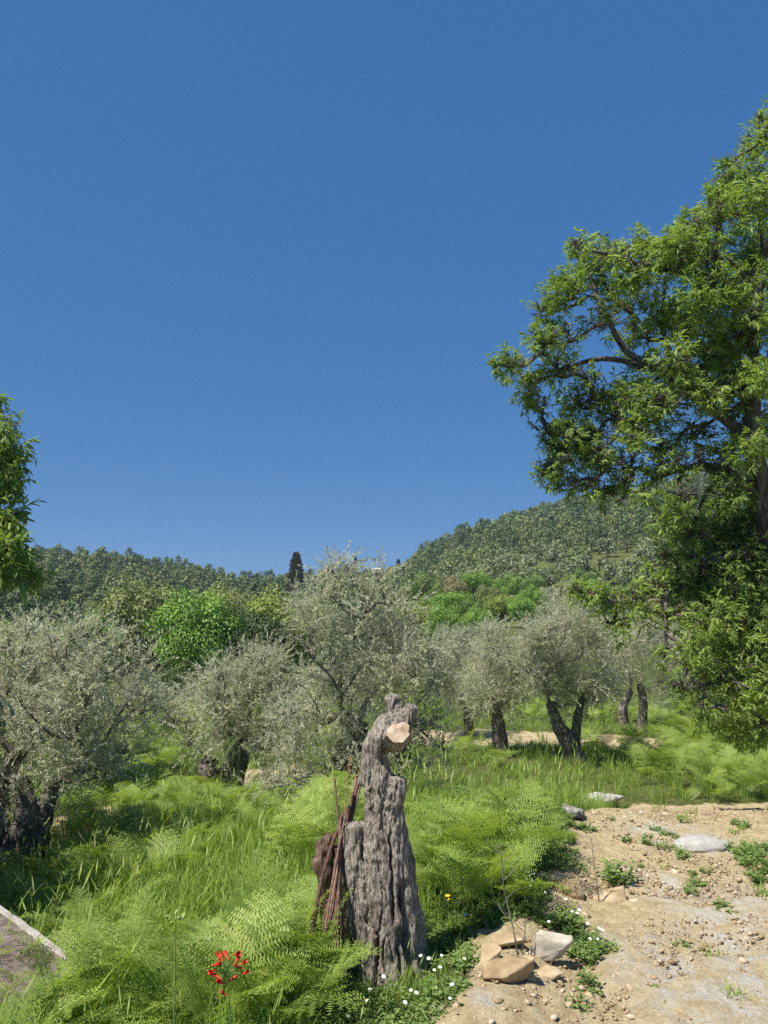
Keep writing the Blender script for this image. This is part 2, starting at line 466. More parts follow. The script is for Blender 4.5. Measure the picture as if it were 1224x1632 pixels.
def ground_material():
    m, nt, out = nodes_of('ground_soil')
    a = N(nt, 'ShaderNodeAttribute', attribute_name='dirt').outputs['Fac']
    ap = N(nt, 'ShaderNodeAttribute', attribute_name='pale').outputs['Fac']
    tc = N(nt, 'ShaderNodeTexCoord'); V = tc.outputs['Object']
    def noise(s, d=6.0, r=0.6, dist=0.0):
        n = N(nt, 'ShaderNodeTexNoise', i_Scale=s, i_Detail=d, i_Roughness=r, i_Distortion=dist)
        nt.links.new(V, n.inputs['Vector']); return n.outputs[0]
    n_big, n_mid, n_fine = noise(1.1, 5), noise(7.0, 8, 0.7), noise(45.0, 6, 0.75)
    r1 = ramp(nt, [(0.3, (0.33, 0.24, 0.125)), (0.5, (0.475, 0.38, 0.22)), (0.72, (0.56, 0.48, 0.31))]); nt.links.new(n_mid, r1.inputs[0])
    r2 = ramp(nt, [(0.3, (0.74, 0.70, 0.66)), (0.5, (1, 1, 1)), (0.72, (1.14, 1.14, 1.14))]); nt.links.new(n_fine, r2.inputs[0])
    soil = mix(nt, 1.0, r1.outputs[0], r2.outputs[0], 'MULTIPLY')
    # pale lime and cement dust, patchy
    rp = ramp(nt, [(0.42, (0, 0, 0)), (0.60, (1, 1, 1))]); nt.links.new(noise(5.0, 9, 0.72, 0.3), rp.inputs[0])
    pm = N(nt, 'ShaderNodeMath', operation='MULTIPLY'); nt.links.new(ap, pm.inputs[0]); nt.links.new(rp.outputs[0], pm.inputs[1])
    rpc = ramp(nt, [(0.35, (0.41, 0.37, 0.30)), (0.65, (0.58, 0.555, 0.49))]); nt.links.new(noise(22.0, 8, 0.75), rpc.inputs[0])
    soil = mix(nt, pm.outputs[0], soil, rpc.outputs[0])
    # soil under the vegetation: humus, dry grass and moss
    r3 = ramp(nt, [(0.3, (0.05, 0.06, 0.018)), (0.5, (0.085, 0.105, 0.03)), (0.7, (0.17, 0.15, 0.06))]); nt.links.new(n_mid, r3.inputs[0])
    em = N(nt, 'ShaderNodeMath', operation='ADD'); nt.links.new(a, em.inputs[0])
    sc = N(nt, 'ShaderNodeMath', operation='MULTIPLY_ADD'); nt.links.new(n_mid, sc.inputs[0]); sc.inputs[1].default_value = 0.8; sc.inputs[2].default_value = -0.4
    nt.links.new(sc.outputs[0], em.inputs[1])
    re = ramp(nt, [(0.40, (0, 0, 0)), (0.58, (1, 1, 1))]); nt.links.new(em.outputs[0], re.inputs[0])
    col = mix(nt, re.outputs[0], r3.outputs[0], soil)
    p = N(nt, 'ShaderNodeBsdfPrincipled', i_Roughness=0.95); p.inputs['Specular IOR Level'].default_value = 0.1
    nt.links.new(col, p.inputs['Base Color'])
    b = N(nt, 'ShaderNodeBump', i_Strength=0.7, i_Distance=0.02); nt.links.new(n_fine, b.inputs['Height'])
    b2 = N(nt, 'ShaderNodeBump', i_Strength=0.9, i_Distance=0.08); nt.links.new(n_mid, b2.inputs['Height']); nt.links.new(b2.outputs[0], b.inputs['Normal'])
    nt.links.new(b.outputs[0], p.inputs['Normal'])
    nt.links.new(p.outputs[0], out.inputs[0])
    return m
M['ground'] = ground_material()

# ------------------------------------------------------------------ earth masks
def poly_dist(px, py, poly):
    """signed distance (positive inside) of points to a polygon"""
    P = np.asarray(poly, float); n = len(P)
    d = np.full(px.shape, 1e9); inside = np.zeros(px.shape, bool)
    for i in range(n):
        a, b = P[i], P[(i + 1) % n]; e = b - a
        t = np.clip(((px - a[0]) * e[0] + (py - a[1]) * e[1]) / (e @ e + 1e-12), 0, 1)
        d = np.minimum(d, np.hypot(px - a[0] - t * e[0], py - a[1] - t * e[1]))
        c = ((a[1] > py) != (b[1] > py)) & (px < (b[0] - a[0]) * (py - a[1]) / (b[1] - a[1] + 1e-12) + a[0])
        inside ^= c
    return np.where(inside, d, -d)

DIRT_PX = [(660, 1660), (745, 1560), (745, 1500), (800, 1470), (860, 1440), (872, 1365), (905, 1320), (950, 1292), (1010, 1286), (1110, 1284), (1230, 1281), (1330, 1288)]
DIRT = [G(u, v)[:2] for u, v in DIRT_PX] + [np.array([9.0, 7.5]), np.array([9.0, 2.0]), np.array([0.2, 2.0])]
GREEN_PX = [[(868, 1465), (905, 1450), (950, 1490), (985, 1520), (940, 1545), (900, 1520)],
            [(1165, 1350), (1235, 1350), (1235, 1425), (1190, 1410)]]
GREEN = [[G(u, v)[:2] for u, v in p] for p in GREEN_PX]
PALE_PX = [(1060, 1330, .45), (1120, 1345, .35), (1190, 1450, .45), (1140, 1480, .35), (1060, 1420, .3), (1120, 1580, .5), (1200, 1600, .5), (1040, 1530, .3), (1215, 1520, .35), (1000, 1400, .2), (770, 1600, .1)]
PALE = [(G(u, v), r) for u, v, r in PALE_PX]
PATH = catmull([(1.2, 20.4, 0), (2.6, 20.8, 0), (4.6, 20.5, 0), (7.0, 19.2, 0), (10, 17.4, 0), (16, 15.5, 0)], 40)[:, :2]

def dirt_mask(x, y):
    d = poly_dist(x, y, DIRT) + 0.14 * fbm(x * 2.2, y * 2.2, oct=4, seed=3)
    for g in GREEN:
        d = np.minimum(d, -poly_dist(x, y, g) + 0.06)
    return np.clip(0.5 + d / 0.35, 0, 1)
def path_mask(x, y):
    d = np.full(x.shape, 99.0)
    for i in range(len(PATH) - 1):
        a, b = PATH[i], PATH[i + 1]; e = b - a
        t = np.clip(((x - a[0]) * e[0] + (y - a[1]) * e[1]) / (e @ e), 0, 1)
        d = np.minimum(d, np.hypot(x - a[0] - t * e[0], y - a[1] - t * e[1]))
    return np.clip(0.5 + (1.3 - d + 0.6 * fbm(x * 1.1, y * 1.1, oct=3, seed=8)) / 0.5, 0, 1)
def bare_patch(x, y):
    m = np.zeros(x.shape)
    for (cx, cy, r) in BARE:
        m = np.maximum(m, np.clip(0.5 + (r - np.hypot((x - cx), (y - cy) * 0.8) + 0.45 * fbm(x * 1.6, y * 1.6, oct=3, seed=12)) / 0.5, 0, 1))
    return m * 0.72
BARE = [(*G(330, 1262)[:2], 0.9), (*G(160, 1310)[:2], 0.9), (*G(430, 1240)[:2], 1.0), (*G(640, 1560)[:2], 0.12)]
def pale_mask(x, y):
    m = np.zeros(x.shape)
    for p, r in PALE:
        m = np.maximum(m, np.clip(1.4 - np.hypot(x - p[0], (y - p[1]) * 0.7) / r, 0, 1))
    return m

# ------------------------------------------------------------------ the ground sheet
def axis(lo, hi, step, far_lo, far_hi, g=1.085):
    a = list(np.arange(lo, hi + 1e-6, step))
    s = step; x = hi
    while x < far_hi: s *= g; x += s; a.append(x)
    s = step; x = lo; pre = []
    while x > far_lo: s *= g; x -= s; pre.append(x)
    return np.array(pre[::-1] + a)

def build_ground():
    X = axis(-1.0, 5.6, 0.04, -700, 700); Y = axis(4.0, 10.0, 0.04, -60, 800)
    gx, gy = np.meshgrid(X, Y)
    x, y = gx.ravel(), gy.ravel()
    z = ground_z(x, y)
    near = (np.hypot(x, y) < 60)
    dm = np.zeros_like(z); pm = np.zeros_like(z); bp = np.zeros_like(z); pl = np.zeros_like(z)
    dm[near] = dirt_mask(x[near], y[near]); pm[near] = path_mask(x[near], y[near]) * 0.95
    bp[near] = bare_patch(x[near], y[near]); pl[near] = pale_mask(x[near], y[near])
    rough = (0.040 * fbm(x * 3.1, y * 3.1, oct=4, seed=21) + 0.03 * np.abs(fbm(x * 9, y * 9, oct=3, seed=22)))
    z = z + rough * near * np.where(dm > .3, 1.0, 0.6)
    nx, ny = len(X), len(Y)
    i, j = np.meshgrid(np.arange(ny - 1), np.arange(nx - 1), indexing='ij')
    F = np.stack([i * nx + j, i * nx + j + 1, (i + 1) * nx + j + 1, (i + 1) * nx + j], -1).reshape(-1, 4)
    V = np.stack([x, y, z], -1)
    fd = dm[F].mean(1); fp = pm[F].mean(1)
    sel_d = fd > 0.5; sel_p = (~sel_d) & (fp > 0.5)
    att = np.maximum(np.maximum(dm, pm), bp)
    for name, sel in (('dirt_clearing', sel_d), ('path', sel_p), ('ground', ~(sel_d | sel_p))):
        f = F[sel]; used = np.unique(f); remap = np.full(len(V), -1); remap[used] = np.arange(len(used))
        me = mesh_np(name, [(V[used], remap[f], 0, None)], [M['ground']], smooth=True)
        for an, arr in (('dirt', att), ('pale', pl)):
            A = me.attributes.new(an, 'FLOAT', 'POINT'); A.data.foreach_set('value', arr[used].astype(np.float32))
        o = obj(name, me)
        tag(o, kind='structure', label={'dirt_clearing': 'bare stony tan earth clearing with pale dust', 'path': 'bare earth track behind the olive trees', 'ground': 'overgrown ground rising to wooded hills'}[name])
build_ground()

# ------------------------------------------------------------------ geometry-node scatter for uncountable stuff
def scatter(name, templates, P, rot, scl, label, cat=None):
    """templates: unlinked objects; P (n,3), rot (n,3) euler, scl (n,)"""
    coll = bpy.data.collections.new(name + '_kinds')
    for t in templates: coll.objects.link(t)
    me = bpy.data.meshes.new(name)
    me.vertices.add(len(P)); me.vertices.foreach_set('co', np.asarray(P, np.float32).ravel())
    a = me.attributes.new('rot', 'FLOAT_VECTOR', 'POINT'); a.data.foreach_set('vector', np.asarray(rot, np.float32).ravel())
    a = me.attributes.new('scl', 'FLOAT', 'POINT'); a.data.foreach_set('value', np.asarray(scl, np.float32))
    a = me.attributes.new('pick', 'INT', 'POINT'); a.data.foreach_set('value', RNG.integers(0, len(templates), len(P)).astype(np.int32))
    o = obj(name, me)
    ng = bpy.data.node_groups.new(name + '_nodes', 'GeometryNodeTree')
    ng.interface.new_socket('Geometry', in_out='INPUT', socket_type='NodeSocketGeometry')
    ng.interface.new_socket('Geometry', in_out='OUTPUT', socket_type='NodeSocketGeometry')
    gi = ng.nodes.new('NodeGroupInput'); go = ng.nodes.new('NodeGroupOutput')
    ci = ng.nodes.new('GeometryNodeCollectionInfo'); ci.inputs['Collection'].default_value = coll
    ci.inputs['Separate Children'].default_value = True; ci.inputs['Reset Children'].default_value = True
    ip = ng.nodes.new('GeometryNodeInstanceOnPoints'); ip.inputs['Pick Instance'].default_value = True
    def attr(nm, t):
        n = ng.nodes.new('GeometryNodeInputNamedAttribute'); n.data_type = t; n.inputs['Name'].default_value = nm
        return n.outputs['Attribute']
    L = ng.links.new
    L(gi.outputs[0], ip.inputs['Points']); L(ci.outputs[0], ip.inputs['Instance'])
    L(attr('pick', 'INT'), ip.inputs['Instance Index'])
    e2r = ng.nodes.new('FunctionNodeEulerToRotation'); L(attr('rot', 'FLOAT_VECTOR'), e2r.inputs[0]); L(e2r.outputs[0], ip.inputs['Rotation'])
    L(attr('scl', 'FLOAT'), ip.inputs['Scale'])
    L(ip.outputs[0], go.inputs[0])
    md = o.modifiers.new('scatter', 'NODES'); md.node_group = ng
    tag(o, label, cat, kind='stuff')
    return o

# ------------------------------------------------------------------ leaf templates
def rhomb(length, width, fold=0.25, droop=0.1):
    V = np.array([[0, 0, 0], [width / 2, length * .45, fold * width / 2], [0, length, -droop * length], [-width / 2, length * .45, fold * width / 2]])
    return V, np.array([[0, 1, 2], [0, 2, 3]])

def merge(parts):
    V, F, off = [], [], 0
    for v, f in parts:
        V.append(v); F.append(f + off); off += len(v)
    return np.vstack(V), np.vstack(F)

def place_t(T, D, P, up=(0, 0, 1), roll=0.0, s=1.0):
    R = frames(np.array([D], float), up, np.array([roll]))[0]
    return (T[0] * s) @ R.T + np.asarray(P, float), T[1]

def olive_shoot(rng, L=0.30, pairs=8):
    parts = []
    bend = rng.normal(0, .12, 2)
    for i in range(pairs):
        t = (i + .7) / pairs
        p = np.array([bend[0] * t * t * L, t * L, bend[1] * t * t * L - 0.05 * t * t])
        for s in (-1, 1):
            ang = rng.uniform(.5, .95) * (1 - .35 * t)
            rl = rng.uniform(0, 6.28) if i % 2 else (1.57 if i % 4 else 0)
            side = np.array([math.cos(rl) * s, 0, math.sin(rl) * s])
            d = np.array([0, math.cos(ang), 0]) + side * math.sin(ang)
            parts.append(place_t(rhomb(rng.uniform(.05, .068), .0145), d, p, up=(0.2, -.3, 1), roll=rng.normal(0, .6)))
        if i == pairs - 1:
            parts.append(place_t(rhomb(.05, .012), (0, 1, 0), p))
    # the shoot's own stem
    parts.append((np.array([[-.0025, 0, 0], [.0025, 0, 0], [bend[0] * L, L, bend[1] * L - .05]]), np.array([[0, 1, 2]])))
    return merge(parts)

def chestnut_leaf(length, width, droop):
    ys = [0.0, .32, .72, 1.0]; ws = [0.0, 1.0, .78, 0.0]
    V, F = [], []
    for y, w in zip(ys, ws):
        z = -droop * y * y * length
        V += [[-w * width / 2, y * length, z + .12 * w * width], [0, y * length, z], [w * width / 2, y * length, z + .12 * w * width]]
    for k in (0, 1):
        F += [[1, 4 + k, 3 + k], [3 + k, 4 + k, 7 + k], [3 + k, 7 + k, 6 + k], [6 + k, 7 + k, 10]]
    return np.array(V), np.array(F)

def chestnut_spray(rng, n=8, L=0.22, lean=False):
    parts = []
    for i in range(n):
        t = (i + 1) / n
        p = np.array([0, L * t, -0.03 * t * t])
        az = i * 2.4 + rng.normal(0, .3)
        sp_ = rng.uniform(.75, 1.25) * (1.0 - .3 * t)
        d = np.array([math.cos(az) * math.sin(sp_), math.cos(sp_), math.sin(az) * math.sin(sp_) * .6 - .12])
        ln = rng.uniform(.09, .20) * (1 - .15 * t)
        parts.append(place_t(chestnut_leaf(ln, ln * .27, rng.uniform(.2, .95)), d, p, roll=rng.normal(0, .6)))
    V, F = merge(parts)
    st = tube([(0, -.03, 0), (0, L * .5, -.005), (0, L, -.03)], [.004, .003, .002], 4, cap=False)
    V2, F2 = st[0], np.vstack([st[1][:, [0, 1, 2]], st[1][:, [0, 2, 3]]])
    return merge([(V, F), (V2, F2)])

OLIVE_T = [olive_shoot(np.random.default_rng(s)) for s in range(6)]
CHEST_T = [chestnut_spray(np.random.default_rng(40 + s), n=5 + (s * 3) % 8, L=.14 + .03 * (s % 5)) for s in range(10)]

# ------------------------------------------------------------------ trees in the grove and by the clearing
def crown_points(clumps, dens, rng, shell=2.4, squash=1.0):
    """points and outward directions spread through the clumps' volume, thicker towards the outside"""
    P, D = [], []
    for (c, r, w) in clumps:
        n = max(4, int(dens * w * r ** 2))
        d = rng.normal(size=(n, 3)); d /= np.linalg.norm(d, axis=1)[:, None]
        rad = r * rng.random(n) ** (1 / shell) * (1 + .28 * fbm(d[:, 0] * 1.7 + c[0], d[:, 1] * 1.7 + c[1], d[:, 2] * 1.7 + c[2], 2))
        p = c + d * rad[:, None] * np.array([1, 1, squash])
        P.append(p); D.append(d)
    return np.vstack(P), np.vstack(D)

def px_clumps(lst, depth, rng, spread=1.0):
    out = []
    for e in lst:
        u, v, r = e[:3]
        y = depth + (e[3] if len(e) > 3 else rng.uniform(-.6, .6) * spread)
        w = e[4] if len(e) > 4 else 1.0
        out.append((at(u, v, y), r * y / FPX, w))
    return out

def split(clumps, rng, k=6, f=.5, out=.62):
    """break each clump into smaller ones so that the crown has gaps and an uneven outline"""
    res = []
    for c, r, w in clumps:
        for q in range(k):
            d = rng.normal(size=3); d /= np.linalg.norm(d)
            res.append((c + d * r * out * rng.uniform(.55, 1.25) + np.array([0, 0, .06 * r]), r * f * rng.uniform(.65, 1.2), w))
    return res

def branch_system(root, clumps, rng, r0, subs=5, twigs=3, via=None):
    """limbs from the root to every clump, side branches and twigs within; chunks of one mesh"""
    ch = []
    root = np.asarray(root, float)
    nodes = [root] if via is None else [np.asarray(v, float) for v in via]
    order = sorted(range(len(clumps)), key=lambda i: np.linalg.norm(clumps[i][0] - root))
    for k in order:
        c, r, w = clumps[k]
        j = min(range(len(nodes)), key=lambda q: np.linalg.norm(nodes[q] - c) + 0.35 * np.linalg.norm(nodes[q] - root))
        a = nodes[j]; ln = np.linalg.norm(c - a)
        rr = r0 * (0.62 if np.linalg.norm(a - root) < .3 else 0.34)
        m1 = a + (c - a) * .4 + rng.normal(0, .09, 3) * ln + np.array([0, 0, .08 * ln])
        m2 = a + (c - a) * .75 + rng.normal(0, .07, 3) * ln
        ch += tube_chunks([a, m1, m2, c], [rr, rr * .75, rr * .5, rr * .28], 6, 9, cap=False)
        nodes.append(m1 * .3 + m2 * .7)
        for s in range(subs):
            d = rng.normal(size=3); d[2] = abs(d[2]) * .8; d /= np.linalg.norm(d)
            st = m2 * (1 - s / subs) + c * (s / subs)
            e = c + d * r * rng.uniform(.6, .95)
            mid = (st + e) / 2 + rng.normal(0, .08, 3) * r
            ch += tube_chunks([st, mid, e], [rr * .34, rr * .2, .005], 5, 6, cap=False)
            for t in range(twigs):
                f = rng.uniform(.35, .9); q = st + (e - st) * f
                d2 = d + rng.normal(0, .8, 3); d2 /= np.linalg.norm(d2)
                ch += tube_chunks([q, q + d2 * r * .25 + rng.normal(0, .03, 3) * r, q + d2 * r * .5], [.008, .006, .003], 3, 4, cap=False)
    return ch

def gnarled(P, R, seed, sides=56, n=64, wob=.30):
    V, F, T = tube(P, R, sides, n, True, 0.0, seed)
    C = V.copy(); a = np.arange(len(V)) % sides * (2 * np.pi / sides)
    ax = catmull(P, n); idx = np.minimum(np.arange(len(V)) // sides, n - 1)
    d = V - ax[idx]; ln = np.linalg.norm(d, axis=1)
    tw = a + idx * .04 + .25 * vnoise(np.cos(a) * 1.5, np.sin(a) * 1.5, idx * .08, seed + 9)
    ridge_ = np.abs(vnoise(np.cos(tw) * 2.4 + seed, np.sin(tw) * 2.4, idx * .05, seed)) - .35
    fine = fbm(np.cos(tw) * 7, np.sin(tw) * 7, idx * .07, 3, seed + 3)
    crk = np.clip(.14 - np.abs(vnoise(np.cos(tw) * 4.5 + 5, np.sin(tw) * 4.5, idx * .07, seed + 6)), 0, 1) / .14
    flare = 1 + .2 * np.clip(1 - idx / (n * .22), 0, 1) * np.abs(np.sin(a * 2.5 + seed))
    V = ax[idx] + d * ((1 - wob * ridge_ * 1.5 + .10 * fine - .16 * crk) * flare)[:, None]
    return [(V, F, 0, None), (V, T, 0, None)]

def world_to(chunks, base):
    return [(c[0] - base, *c[1:]) for c in chunks]

def build_tree(name, base, trunk_stems, clumps, templ, leafmat, barkmat, dens, seed, label, cat, group=None, shoot_scale=(.8, 1.25),
               up=.35, droop=0.0, r0=.09, root=None, subs=5, twigs=3, via=None, extra_sprays=0, shell=2.4, splits=(7, .48, .68)):
    rng = np.random.default_rng(seed)
    base = np.asarray(base, float)
    t = empty(name, base)
    tag(t, label, cat, group)
    ch = []
    for i, (P, R) in enumerate(trunk_stems):
        ch += gnarled(np.asarray(P, float), R, seed + i * 5)
    obj('trunk', mesh_np('trunk', world_to(ch, base), [barkmat], True), t)
    root = trunk_stems[0][0][-1] if root is None else root
    roots = [np.asarray(P[-1], float) for P, R in trunk_stems]
    bch = branch_system(root, clumps, rng, r0, subs, twigs, via=(via or roots))
    obj('branches', mesh_np('branches', world_to(bch, base), [M['twig'] if barkmat is M['olive_bark'] else barkmat], True), t)
    P, D = crown_points(split(clumps, rng, *splits), dens, rng, shell)
    n = len(P)
    dirs = D * .75 + np.array([0, 0, up]) + rng.normal(0, .55, (n, 3)); dirs[:, 2] -= droop
    Rm = frames(dirs, (0, 0, 1), rng.normal(0, .5, n))
    S = rng.uniform(*shoot_scale, n)
    tint = np.clip(.5 + .28 * fbm(P[:, 0] * 1.3, P[:, 1] * 1.3, P[:, 2] * 1.3, 3, seed) * 2 + rng.normal(0, .16, n), 0, 1)
    keep = np.ones(n, bool)
    if extra_sprays:
        # the sprays that show largest: each is a part of its own
        dist = np.hypot(P[:, 0], P[:, 1]); u = P[:, 0] / np.maximum(P[:, 1], .1)
        vis = np.where((np.abs(u) < .49) & (P[:, 1] > 3), dist, 1e9)
        pick = np.argsort(vis)[:extra_sprays]
        keep[pick] = False
        meshes = []
        for k in range(len(templ)):
            for tv in (.25, .5, .85):
                meshes.append(mesh_np('leaf_cluster', [(templ[k][0], templ[k][1], 0, np.full(len(templ[k][0]), tv))], [leafmat]))
        for q in pick:
            o = bpy.data.objects.new('leaf_cluster', meshes[rng.integers(0, len(templ)) * 3 + min(2, int(tint[q] * 3))])
            COL.objects.link(o); o.parent = t
            mw = Matrix(Rm[q].tolist()).to_4x4()
            o.matrix_local = Matrix.Translation(Vector(P[q] - base)) @ mw @ Matrix.Scale(float(S[q]), 4)
    chunks = stamp(templ, P[keep] - base, Rm[keep], S[keep], 0, tint[keep], rng)
    c = obj('crown', mesh_np('crown', chunks, [leafmat]), t)
    if extra_sprays: c['kind'] = 'stuff'
    return t

def stem_px(pts, depth):
    """[(u, v, radius px, depth offset)] from the foot up"""
    P = [at(p[0], p[1], depth + (p[3] if len(p) > 3 else 0)) for p in pts]
    R = [p[2] * depth / FPX for p in pts]
    return np.array(P), R

def seat(P, sink=.15):
    """extend a stem to below the ground"""
    P = np.asarray(P).copy(); P[0, 2] = gz(P[0, 0], P[0, 1]) - sink
    return P

def olive(depth, stems, clumps, seed, label, dens=900, r0=.07, group='old olive trees of the grove', spread=1.0, sc=(.8, 1.2)):
    rng = np.random.default_rng(seed)
    st = []
    for s in stems:
        P, R = stem_px(s, depth); st.append((seat(P), R))
    cl = [(c, r * .88, w) for c, r, w in px_clumps(clumps, depth, rng, spread)]
    b = st[0][0][0].copy(); b[2] = gz(b[0], b[1])
    return build_tree('olive_tree', b, st, cl, OLIVE_T, M['olive_leaf'], M['olive_bark'], dens, seed, label, 'olive tree', group,
                      shoot_scale=sc, up=.45, r0=r0, subs=5, twigs=2)

olive(9.2, [[(6, 1400, 26), (32, 1345, 21), (42, 1295, 17), (30, 1240, 12)], [(48, 1370, 18), (66, 1310, 15, .1), (85, 1250, 10, .1)], [(5, 1350, 18), (0, 1270, 13), (20, 1200, 8)]],
      [(60, 1076, 80), (150, 1081, 75), (218, 1091, 42), (0, 1106, 90), (100, 1156, 80), (190, 1146, 62), (30, 1206, 75), (125, 1226, 52), (232, 1131, 34, 0, .8),
       (-70, 1136, 90), (85, 1031, 34), (170, 1029, 36), (15, 1034, 36), (225, 1056, 26, 0, .8), (190, 1211, 36, 0, .6), (120, 1011, 20, 0, .7), (45, 1011, 18, 0, .7), (100, 1250, 40, .3, .8), (20, 1262, 40, -.3, .8), (180, 1232, 34, .4, .7), (-120, 1216, 80), (60, 1146, 70, 1.2), (150, 1176, 60, 1.2), (40, 1136, 60, -1.1, .8)],
      101, 'large silvery olive tree at the far left with a thick dark hollow trunk', dens=520)
olive(13.4, [[(372, 1292, 22), (368, 1250, 19), (380, 1205, 15), (388, 1180, 9)], [(340, 1270, 22), (335, 1240, 18), (330, 1210, 14)]],
      [(340, 1125, 62), (415, 1085, 52), (295, 1140, 44), (395, 1150, 62), (455, 1105, 50), (345, 1175, 46), (435, 1185, 46), (268, 1155, 30), (388, 1062, 30), (360, 1085, 36), (300, 1185, 30, 0, .7), (460, 1150, 50), (440, 1060, 24), (260, 1125, 20, 0, .6)],
      102, 'low spreading olive tree with twin dark trunks on a reddish bank', dens=600)
olive(11.0, [[(560, 1330, 40), (566, 1270, 30), (560, 1210, 24), (570, 1150, 16)], [(600, 1310, 26), (620, 1240, 18), (640, 1170, 12)]],
      [(540, 925, 26, 0, .8), (520, 955, 40), (580, 955, 40), (500, 1005, 52), (570, 1010, 62), (630, 1000, 52), (660, 1055, 56), (600, 1085, 66), (530, 1085, 66), (692, 1085, 40), (495, 1145, 56), (560, 1165, 56), (640, 1165, 46), (680, 1150, 44),
       (470, 1200, 44), (530, 1225, 46), (430, 1255, 26, -.5, .6), (600, 1230, 40), (700, 1195, 26, 0, .6), (478, 970, 26, 0, .7), (602, 925, 20, 0, .7), (555, 905, 14, 0, .7), (640, 965, 26), (690, 1040, 26, 0, .8), (450, 1150, 34), (520, 910, 13, 0, .6), (570, 1100, 60, 1.2), (610, 1030, 50, 1.2), (480, 1260, 30, -.4, .5), (650, 1215, 30)],
      103, 'tallest bushy silvery olive tree, standing behind the sawn stump', dens=520)
olive(20.5, [[(748, 1192, 10), (748, 1165, 8), (744, 1130, 6)]],
      [(735, 1045, 40), (712, 1095, 36), (745, 1100, 40), (722, 1030, 28, 0, .8), (690, 1060, 30), (745, 1128, 24, 0, .8)],
      104, 'slim olive with short dark trunk beside the earth track', dens=620)
olive(18.0, [[(803, 1204, 14), (796, 1175, 11), (792, 1130, 8)]],
      [(795, 1016, 32), (770, 1046, 44), (810, 1050, 48), (780, 1100, 50), (822, 1100, 46), (795, 1130, 28, 0, .8), (775, 1005, 18, 0, .8), (840, 1075, 30), (840, 1026, 26)],
      105, 'silvery olive with straight stout trunk in the middle of the three', dens=620)
olive(17.0, [[(925, 1215, 16), (908, 1185, 13), (892, 1160, 10), (876, 1120, 6)], [(912, 1195, 9), (918, 1160, 7), (928, 1110, 5)]],
      [(888, 975, 28), (868, 1015, 44), (925, 1005, 44), (900, 1055, 54), (960, 1055, 42), (850, 1075, 44), (930, 1100, 48), (895, 1125, 30, 0, .8), (940, 1122, 26, 0, .8), (965, 1095, 36), (850, 1030, 30), (900, 955, 18, 0, .7), (945, 1025, 36)],
      106, 'broad olive with slanting trunk in front of the earth track', dens=600)
olive(22.0, [[(1000, 1150, 8), (992, 1130, 7), (1005, 1100, 5)], [(1022, 1150, 7), (1025, 1120, 6), (1020, 1090, 5)]],
      [(1010, 1025, 40), (1050, 1035, 34), (1000, 1075, 38), (1060, 1085, 38), (985, 1035, 32), (1040, 1110, 26, 0, .6), (1085, 1060, 34), (1030, 1000, 22)],
      107, 'thin olive with forked stems half hidden behind the chestnut leaves', dens=520)

